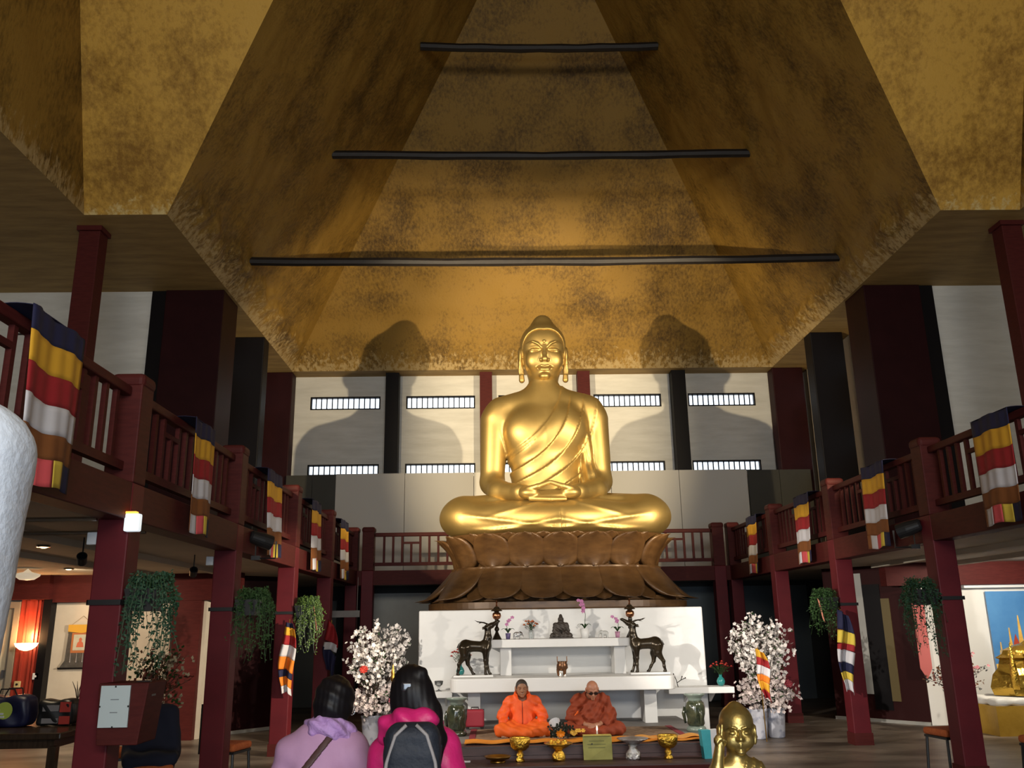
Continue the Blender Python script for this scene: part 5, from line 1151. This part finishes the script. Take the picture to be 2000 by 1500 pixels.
for s in (-1, 1): MB().tube([(-.1, s*.06, .30), (-.07, s*.08, .38), (.07, s*.08, .38), (.1, s*.06, .30)], .008, 6).ob('handle', blackm, t)
t = thing('shopping_bag', 'black bag with red and silver panels on the table', 'bag', (-5.72, 10.0, .75))
sdf_ob('bag', lambda P: smax(Rb(P, (0, 0, .13), (.19, .11, .13), .05)-.01*np.sin(P[0]*25+P[2]*20), .002-P[2], .01), (-.25, -.16, -.02), (.25, .16, .3), .011, blackm, t)
MB().box(.06, .17, -.118, -.105, .14, .24).ob('red_panel', redf, t); MB().box(.06, .17, -.118, -.105, .02, .10).ob('red_panel', redf, t); MB().box(-.12, .05, -.118, -.105, .15, .21).ob('silver_panel', greyp, t); MB().box(-.12, .05, -.118, -.105, .03, .08).ob('silver_panel', greyp, t)
t = thing('sprig', 'small dry sprig in a tiny vase behind the bags', 'plant', (-5.72, 10.4, .75)); MB().lathe([(.03, 0), (.04, .1), (.02, .2), (.022, .22)], 12).ob('vase', dkw, t, smooth=True)
for k in range(4): MB().tube([(0, 0, .2), (.02*(k-1.5), 0, .33), (.05*(k-1.5), .01*k, .42)], [.003, .006, .002], 5).ob('twig', twig, t)
tag(MB().box(-.2, .2, -.15, .15, 0, .10).ob('paper_stack', mat('pale_blue_paper', (.40, .44, .52), .7), None, (-6.9, 9.7, .75)), 'stack of pale papers at the far left end of the table', 'papers')
ors = mat('orange_seat', (.40, .085, .018), .85, col2=(.48, .12, .03), scale=18, bump=.3, bscale=60)
def chair(label, x, y, rz, back=True, group='orange padded chairs'):
    t = thing('padded_chair', label, 'chair', (x, y, 0), rz, group)
    bevel(MB().box(-.21, .21, -.21, .21, .40, .48).ob('seat', ors, t), .03, 3); MB().box(-.2, .2, -.2, .2, .375, .40).ob('seat_frame', blackm, t)
    for sx in (-1, 1):
        for sy in (-1, 1): MB().tube([(sx*.18, sy*.18, .38), (sx*.2, sy*.2, 0)], .016, 8).ob('leg', blackm, t)
        MB().box(sx*.19-.03, sx*.19+.03, .19, .215, .38, .90).ob('back_post', blackm, t)
    bevel(MB().box(-.17, .17, .17, .21, .62, .86).ob('backrest', ors, t), .015)
    return t
chair('orange padded chair behind the second left pillar', -4.10, 10.62, 1.35); chair('orange padded chair at the table end, behind the donation box pillar', -5.0, 10.3, -1.2)
chair('orange padded chair tucked behind the nearest right pillar', 4.17, 10.7, -1.4); chair('orange padded chair at the right edge of the picture', 4.80, 9.85, -1.2)
t = chair('chair with a dark navy coat over it by the donation box', -4.38, 9.1, .35)
sdf_ob('navy_coat', lambda P: U(.08, Rb(P, (0, .19, .72), (.24, .08, .27), .07), Rb(P, (0, .02, .52), (.25, .22, .07), .06), Rb(P, (0, .22, .45), (.23, .05, .3), .05))-.012*np.sin(P[0]*24+P[2]*12), (-.36, -.3, .1), (.36, .4, 1.1), .014, mat('navy_cloth', (.006, .008, .022), .9), t)
t = thing('dried_flowers', 'tall vase of brown dried flowers behind the donation box pillar', 'flower arrangement', (-4.62, 9.75, 0))
MB().lathe([(.10, 0), (.13, .05), (.15, .4), (.09, .75), (.07, .86), (.09, .9), (.07, .9)], 24).ob('vase', mat('dark_vase', (.03, .02, .018), .35), t, smooth=True)
def dried(t, z0, cols, n, sx, sz, seed):
    R = random.Random(seed); st = MB(); bs = [MB() for _ in cols]
    for k in range(n):
        tip = Vector((R.gauss(0, sx), R.gauss(0, sx*.5), z0+R.uniform(.1, 1)*sz)); st.tube([(0, 0, z0-.05), (tip.x*.4, tip.y*.4, z0+(tip.z-z0)*.6), tip], .003, 4)
        m_ = bs[k % len(cols)]
        for q in range(7):
            c = tip+Vector((R.gauss(0, .03), R.gauss(0, .03), R.gauss(0, .03))); d = Vector((R.uniform(-1, 1), R.uniform(-1, 1), R.uniform(-1, 1))).normalized()*.05; s_ = d.orthogonal().normalized()*.018; m_.add([c, c+d*.5+s_, c+d, c+d*.5-s_], [(0, 1, 2, 3)])
    st.ob('stems', twig, t)['kind'] = 'stuff'
    for m_, c in zip(bs, cols): m_.ob('dried_blooms', c, t)['kind'] = 'stuff'
drb = mat('dry_brown', (.14, .06, .02), .8); drr = mat('dry_rust', (.18, .04, .025), .8); drc = mat('dry_cream', (.40, .34, .22), .8)
dried(t, .9, [drb, drr, drc, leafg], 90, .15, .60, 4)
# wall lamp, switches, hanging scroll
t = thing('wall_sconce', 'glowing half-bowl wall lamp on the red pilaster', 'lamp', (-8.70, 15.0, 1.42))
MB().lathe([(.03, 0), (.10, .02), (.165, .07), (.19, .12), (.18, .12), (.15, .075), (.001, .03)], 28, squash=.6).ob('bowl', mat('sconce_glass', (1, .9, .7), .4, emit=(1, .72, .36), estr=5.5), t, smooth=True)
MB().box(-.04, .04, .04, .12, .02, .10).ob('wall_plate', brs, t)
L = bpy.data.lights.new('sconce_light', 'POINT'); L.energy = 30; L.color = (1, .50, .20); L.shadow_soft_size = .08; o = bpy.data.objects.new('sconce_light', L); COL.objects.link(o); o.parent = t; o.location = (0, -.05, .22)
for x, z_, mt, lb in ((-8.52, 1.02, whitec, 'white socket on the red pilaster, right one'), (-8.80, .90, mat('yellowed_plastic', (.55, .42, .2), .5), 'yellowed switch box low on the red pilaster')):
    tt = thing('wall_switch', lb, 'switch', (x, 15.09, z_), group='wall switches'); bevel(MB().box(-.05, .05, -.03, .0, -.05, .05).ob('plate', mt, tt), .006); MB().lathe([(.001, 0), (.018, 0), (.018, .008), (.001, .008)], 12).ob('button', blackm if 'yellow' in lb else whitec, tt, (0, -.03, 0)).rotation_euler = (PI/2, 0, 0)
t = thing('hanging_scroll', 'Buddhist painted scroll with yellow top on the cream wall', 'scroll', (-7.92, 15.22, 1.13))
brc = mat('scroll_brocade', (.05, .045, .04), .8, col2=(.09, .08, .07), scale=14)
MB().prism([(-.31, 0), (.31, 0), (.23, .12), (.21, .64), (-.21, .64), (-.23, .12)], .012, 'y', -.015).ob('brocade', brc, t); MB().prism([(-.22, .58), (0, .555), (.22, .58), (.22, .69), (-.22, .69)], .01, 'y', -.028).ob('yellow_cover', mat('scroll_yellow', (.58, .32, .03), .7), t)
MB().box(-.15, .15, -.02, -.015, .24, .56).ob('orange_border', mat('scroll_orange', (.38, .13, .04), .7), t); pc = MB().box(-.115, .115, -.024, -.02, .28, .53).ob('painting', mat('scroll_cream_paint', (.50, .48, .38), .7, col2=(.40, .42, .34), scale=12), t)
MB().prism([(-.06, .33), (.06, .33), (.045, .40), (.02, .42), (.025, .46), (0, .485), (-.025, .46), (-.02, .42), (-.045, .40)], .003, 'y', -.027).ob('painted_figure', mat('scroll_red', (.48, .12, .06), .7), pc)
MB().tube([(-.33, -.01, .0), (.33, -.01, 0)], .014, 8).ob('lower_rod', black, t); MB().tube([(-.17, -.01, .69), (0, 0, .83), (.17, -.01, .69)], .003, 4).ob('cord', brs, t)
for x in (-.14, -.04, .06, .16): MB().lathe([(.001, 0), (.012, .015), (.008, .03), (.003, .16), (.001, .16)], 8).ob('tassel', greyp, t, (x, -.022, .08))
# lamps under the gallery
def downlight(label, x, y, power, col, aim=None, size=120):
    t = thing('ceiling_downlight', label, 'lamp', (x, y, 2.62), group='downlights under the gallery')
    MB().lathe([(.001, 0), (.06, 0), (.075, -.012), (.07, -.02), (.05, -.02), (.001, -.014)], 18).ob('ring', chrome, t); MB().lathe([(.001, -.016), (.045, -.018), (.02, -.03), (.001, -.03)], 14).ob('bulb', mat('amber_bulb', (1, .7, .3), .4, emit=(1, .62, .28), estr=8), t)
    Lg = bpy.data.lights.new('downlight', 'SPOT'); Lg.energy = power; Lg.color = col; Lg.spot_size = math.radians(size); Lg.spot_blend = .8; Lg.shadow_soft_size = .05
    o = bpy.data.objects.new('downlight', Lg); COL.objects.link(o); o.parent = t; o.location = (0, 0, -.05)
    if aim: o.rotation_euler = (Vector(aim)-Vector((x, y, 2.57))).to_track_quat('-Z', 'Y').to_euler()
    return t
downlight('amber ceiling downlight at the left, near the side table', -6.0, 9.8, 40, (1, .78, .5)); downlight('ceiling downlight before the cream wall at the left', -7.4, 13.4, 110, (1, .82, .58), (-7.6, 15.2, 1.2))
downlight('ceiling downlight before the poster at the right', 7.0, 12.9, 260, (1, .90, .74), (7.2, 15.2, 1.2)); downlight('ceiling downlight over the right aisle floor', 5.4, 13.0, 90, (1, .88, .7)); downlight('ceiling downlight over the left aisle floor', -5.6, 14.0, 40, (1, .85, .65))
t = thing('ceiling_dish_lamp', 'white dish lamp hanging under the left gallery at the picture edge', 'lamp', (-8.0, 13.4, 2.45)); MB().lathe([(.001, .0), (.10, .01), (.17, .06), (.18, .09), (.06, .12), (.001, .17)], 24).ob('dish', mat('dish_glass', (.75, .68, .55), .4, emit=(1, .8, .55), estr=.35), t, smooth=True)
for x, y, lb in ((-5.2, 9.0, 'small black track spot under the left gallery, nearest the camera'), (-4.85, 11.3, 'small black track spot under the left gallery, farther one')):
    tt = thing('track_spot', lb, 'spotlight', (x, y, 2.40), group='track spots'); MB().tube([(0, 0, .22), (0, 0, .06)], .008, 6).ob('stem', blackm, tt); o = MB().lathe([(.03, -.06), (.045, -.05), (.05, .06), (.04, .06), (.03, -.02), (.001, -.03)], 16).ob('head', blackm, tt); o.rotation_euler = (.9, .5, 0)
for y, lb in ((7.0, 'nearer'), (8.0, 'farther')):
    tag(MB().tube([(-9, y, 2.56), (-4.2, y, 2.56)], .018, 8).ob('ceiling_pipe', chrome, None), '%s thin metal pipe running under the left gallery' % lb, 'pipe', 'pipes under the left gallery')
tag(MB().box(-.35, .35, -.02, .02, -.06, .06).tube([(-.3, 0, .06), (-.3, 0, .67)], .004, 5).tube([(.3, 0, .06), (.3, 0, .67)], .004, 5).ob('grey_sign_board', greyd, None, (-3.95, 17.0, 1.95)), 'plain grey board hanging beyond the far left pillar', 'board')

# ================================================================== right side under the gallery
t = thing('temple_poster', 'large poster of golden temple spires under a blue sky', 'poster', (8.25, 15.2, .55))
pw = .95
def pboard(nm, poly, mt, d): return MB().prism([(max(-pw, min(pw, a)), b) for a, b in poly], .004, 'y', -.02-d).ob(nm, mt, t)
sky = mat('print_blue', (.06, .20, .46), .35, col2=(.10, .28, .55), scale=1); pg = mat('print_gold', (.62, .34, .06), .4, col2=(.80, .50, .12), scale=9); prd = mat('print_red', (.42, .06, .03), .4); pdk = mat('print_dark', (.05, .05, .05), .4)
MB().box(-pw, pw, -.02, .0, 0, 1.58).ob('sky_print', sky, t)
for x, h, w in ((-.64, .98, .06), (-.46, 1.18, .09), (-.30, 1.02, .06), (-.12, 1.1, .07), (.12, 1.10, .08), (.40, .95, .07), (.68, 1.05, .08), (-.82, .75, .05)):
    pboard('spire', [(x-w*1.4, .2), (x+w*1.4, .2), (x+w, .45), (x+w*.55, .62), (x+w*.25, h*.82), (x+.008, h), (x-.008, h), (x-w*.25, h*.82), (x-w*.55, .62), (x-w, .45)], pg, .004)
for x in (-.55, -.36, -.18, .26, .55): pboard('red_roof', [(x-.09, .42), (x+.09, .42), (x+.05, .72), (x, .88), (x-.05, .72)], prd, .008)
for x in (-.76, .0, .82): pboard('dark_roof', [(x-.08, .35), (x+.08, .35), (x, .58)], pdk, .009)
pboard('lower_gold', [(-pw, 0), (pw, 0), (pw, .44), (-pw, .40)], pg, .010)
t = thing('gold_wrapped_stupa', 'bulky golden stupa wrapped in clear film on a cloth-covered table', 'stupa', (7.25, 14.15, .545))
gw = mat('gold_wrap', (.52, .32, .05), .22, .85, bump=.6, bscale=6)
MB().lathe([(.62, 0), (.66, .12), (.60, .30), (.50, .40), (.46, .52), (.52, .55), (.42, .60)], 8, squash=.6).ob('base', gw, t); MB().lathe([(.42, .58), (.38, .66), (.24, .72), (.08, .76), (.02, .80), (.001, .81)], 16, squash=.6).ob('bell', gw, t)
for x in (-.45, -.2, .15, .4): MB().lathe([(.05, .1), (.06, .3), (.03, .55), (.012, .75), (.001, .8)], 10).ob('spirelet', gbr, t, (x, -.34, 0), smooth=True)
t = thing('cloth_covered_table', 'table under a gold satin cloth with a white runner at the right', 'table', (7.3, 14.15, 0))
gs = mat('gold_satin', (.36, .20, .02), .4, .2, col2=(.46, .27, .04), scale=3, bump=.3, bscale=3)
MB().box(-.92, .92, -.45, .45, 0, .42).ob('skirted_cloth', gs, t); sdf_ob('white_runner', lambda P: Rb(P, (0, 0, .47), (.90, .44, .055), .04)-.012*np.sin(P[0]*21+P[1]*17), (-1, -.55, .38), (1, .55, .56), .02, mat('white_satin', (.62, .60, .56), .5), t)
t = thing('dried_flowers', 'dark dried flowers with a pink branch behind the nearest right pillar', 'flower arrangement', (6.10, 14.2, 0)); MB().lathe([(.09, 0), (.11, .05), (.12, .35), (.07, .52), (.08, .56), (.06, .56)], 20).ob('vase', white, t, smooth=True)
dried(t, .56, [drb, drr, MATS['print_dark']], 70, .20, .40, 6); R_ = random.Random(2); pb = MB(); stp = MB()
for k in range(14):
    tip = Vector((.16+R_.gauss(0, .13), R_.gauss(0, .08), .95+R_.uniform(0, .55))); stp.tube([(0, 0, .5), (tip.x*.4, tip.y, .9), tip], .003, 4)
    for q in range(9): flower(pb, tuple(Vector((0, 0, .9)).lerp(tip, R_.uniform(.4, 1))+Vector((R_.gauss(0, .03), R_.gauss(0, .03), 0))), .028, 5)
pb.ob('pink_blooms', mat('dusty_pink', (.50, .20, .22), .7), t)['kind'] = 'stuff'; stp.ob('pink_branches', twig, t)['kind'] = 'stuff'
t = thing('pink_banner', 'narrow salmon pink pointed banner on the dark red wall', 'banner', (6.12, 15.19, .72)); MB().prism([(-.10, .18), (0, 0), (.10, .18), (.10, 1.44), (-.10, 1.44)], .012, 'y', 0).ob('cloth', mat('salmon', (.52, .13, .12), .8), t); MB().tube([(-.12, .006, 1.44), (.12, .006, 1.44)], .01, 6).ob('rod', black, t)

# small glowing surfaces are lit by their own lamps; they need not be sampled as lights themselves
for k_ in ('lamp_lens', 'flame', 'amber_bulb', 'amber_glow', 'lit_glass', 'dish_glass', 'sconce_glass'):
    if k_ in MATS: MATS[k_].cycles.emission_sampling = 'NONE'
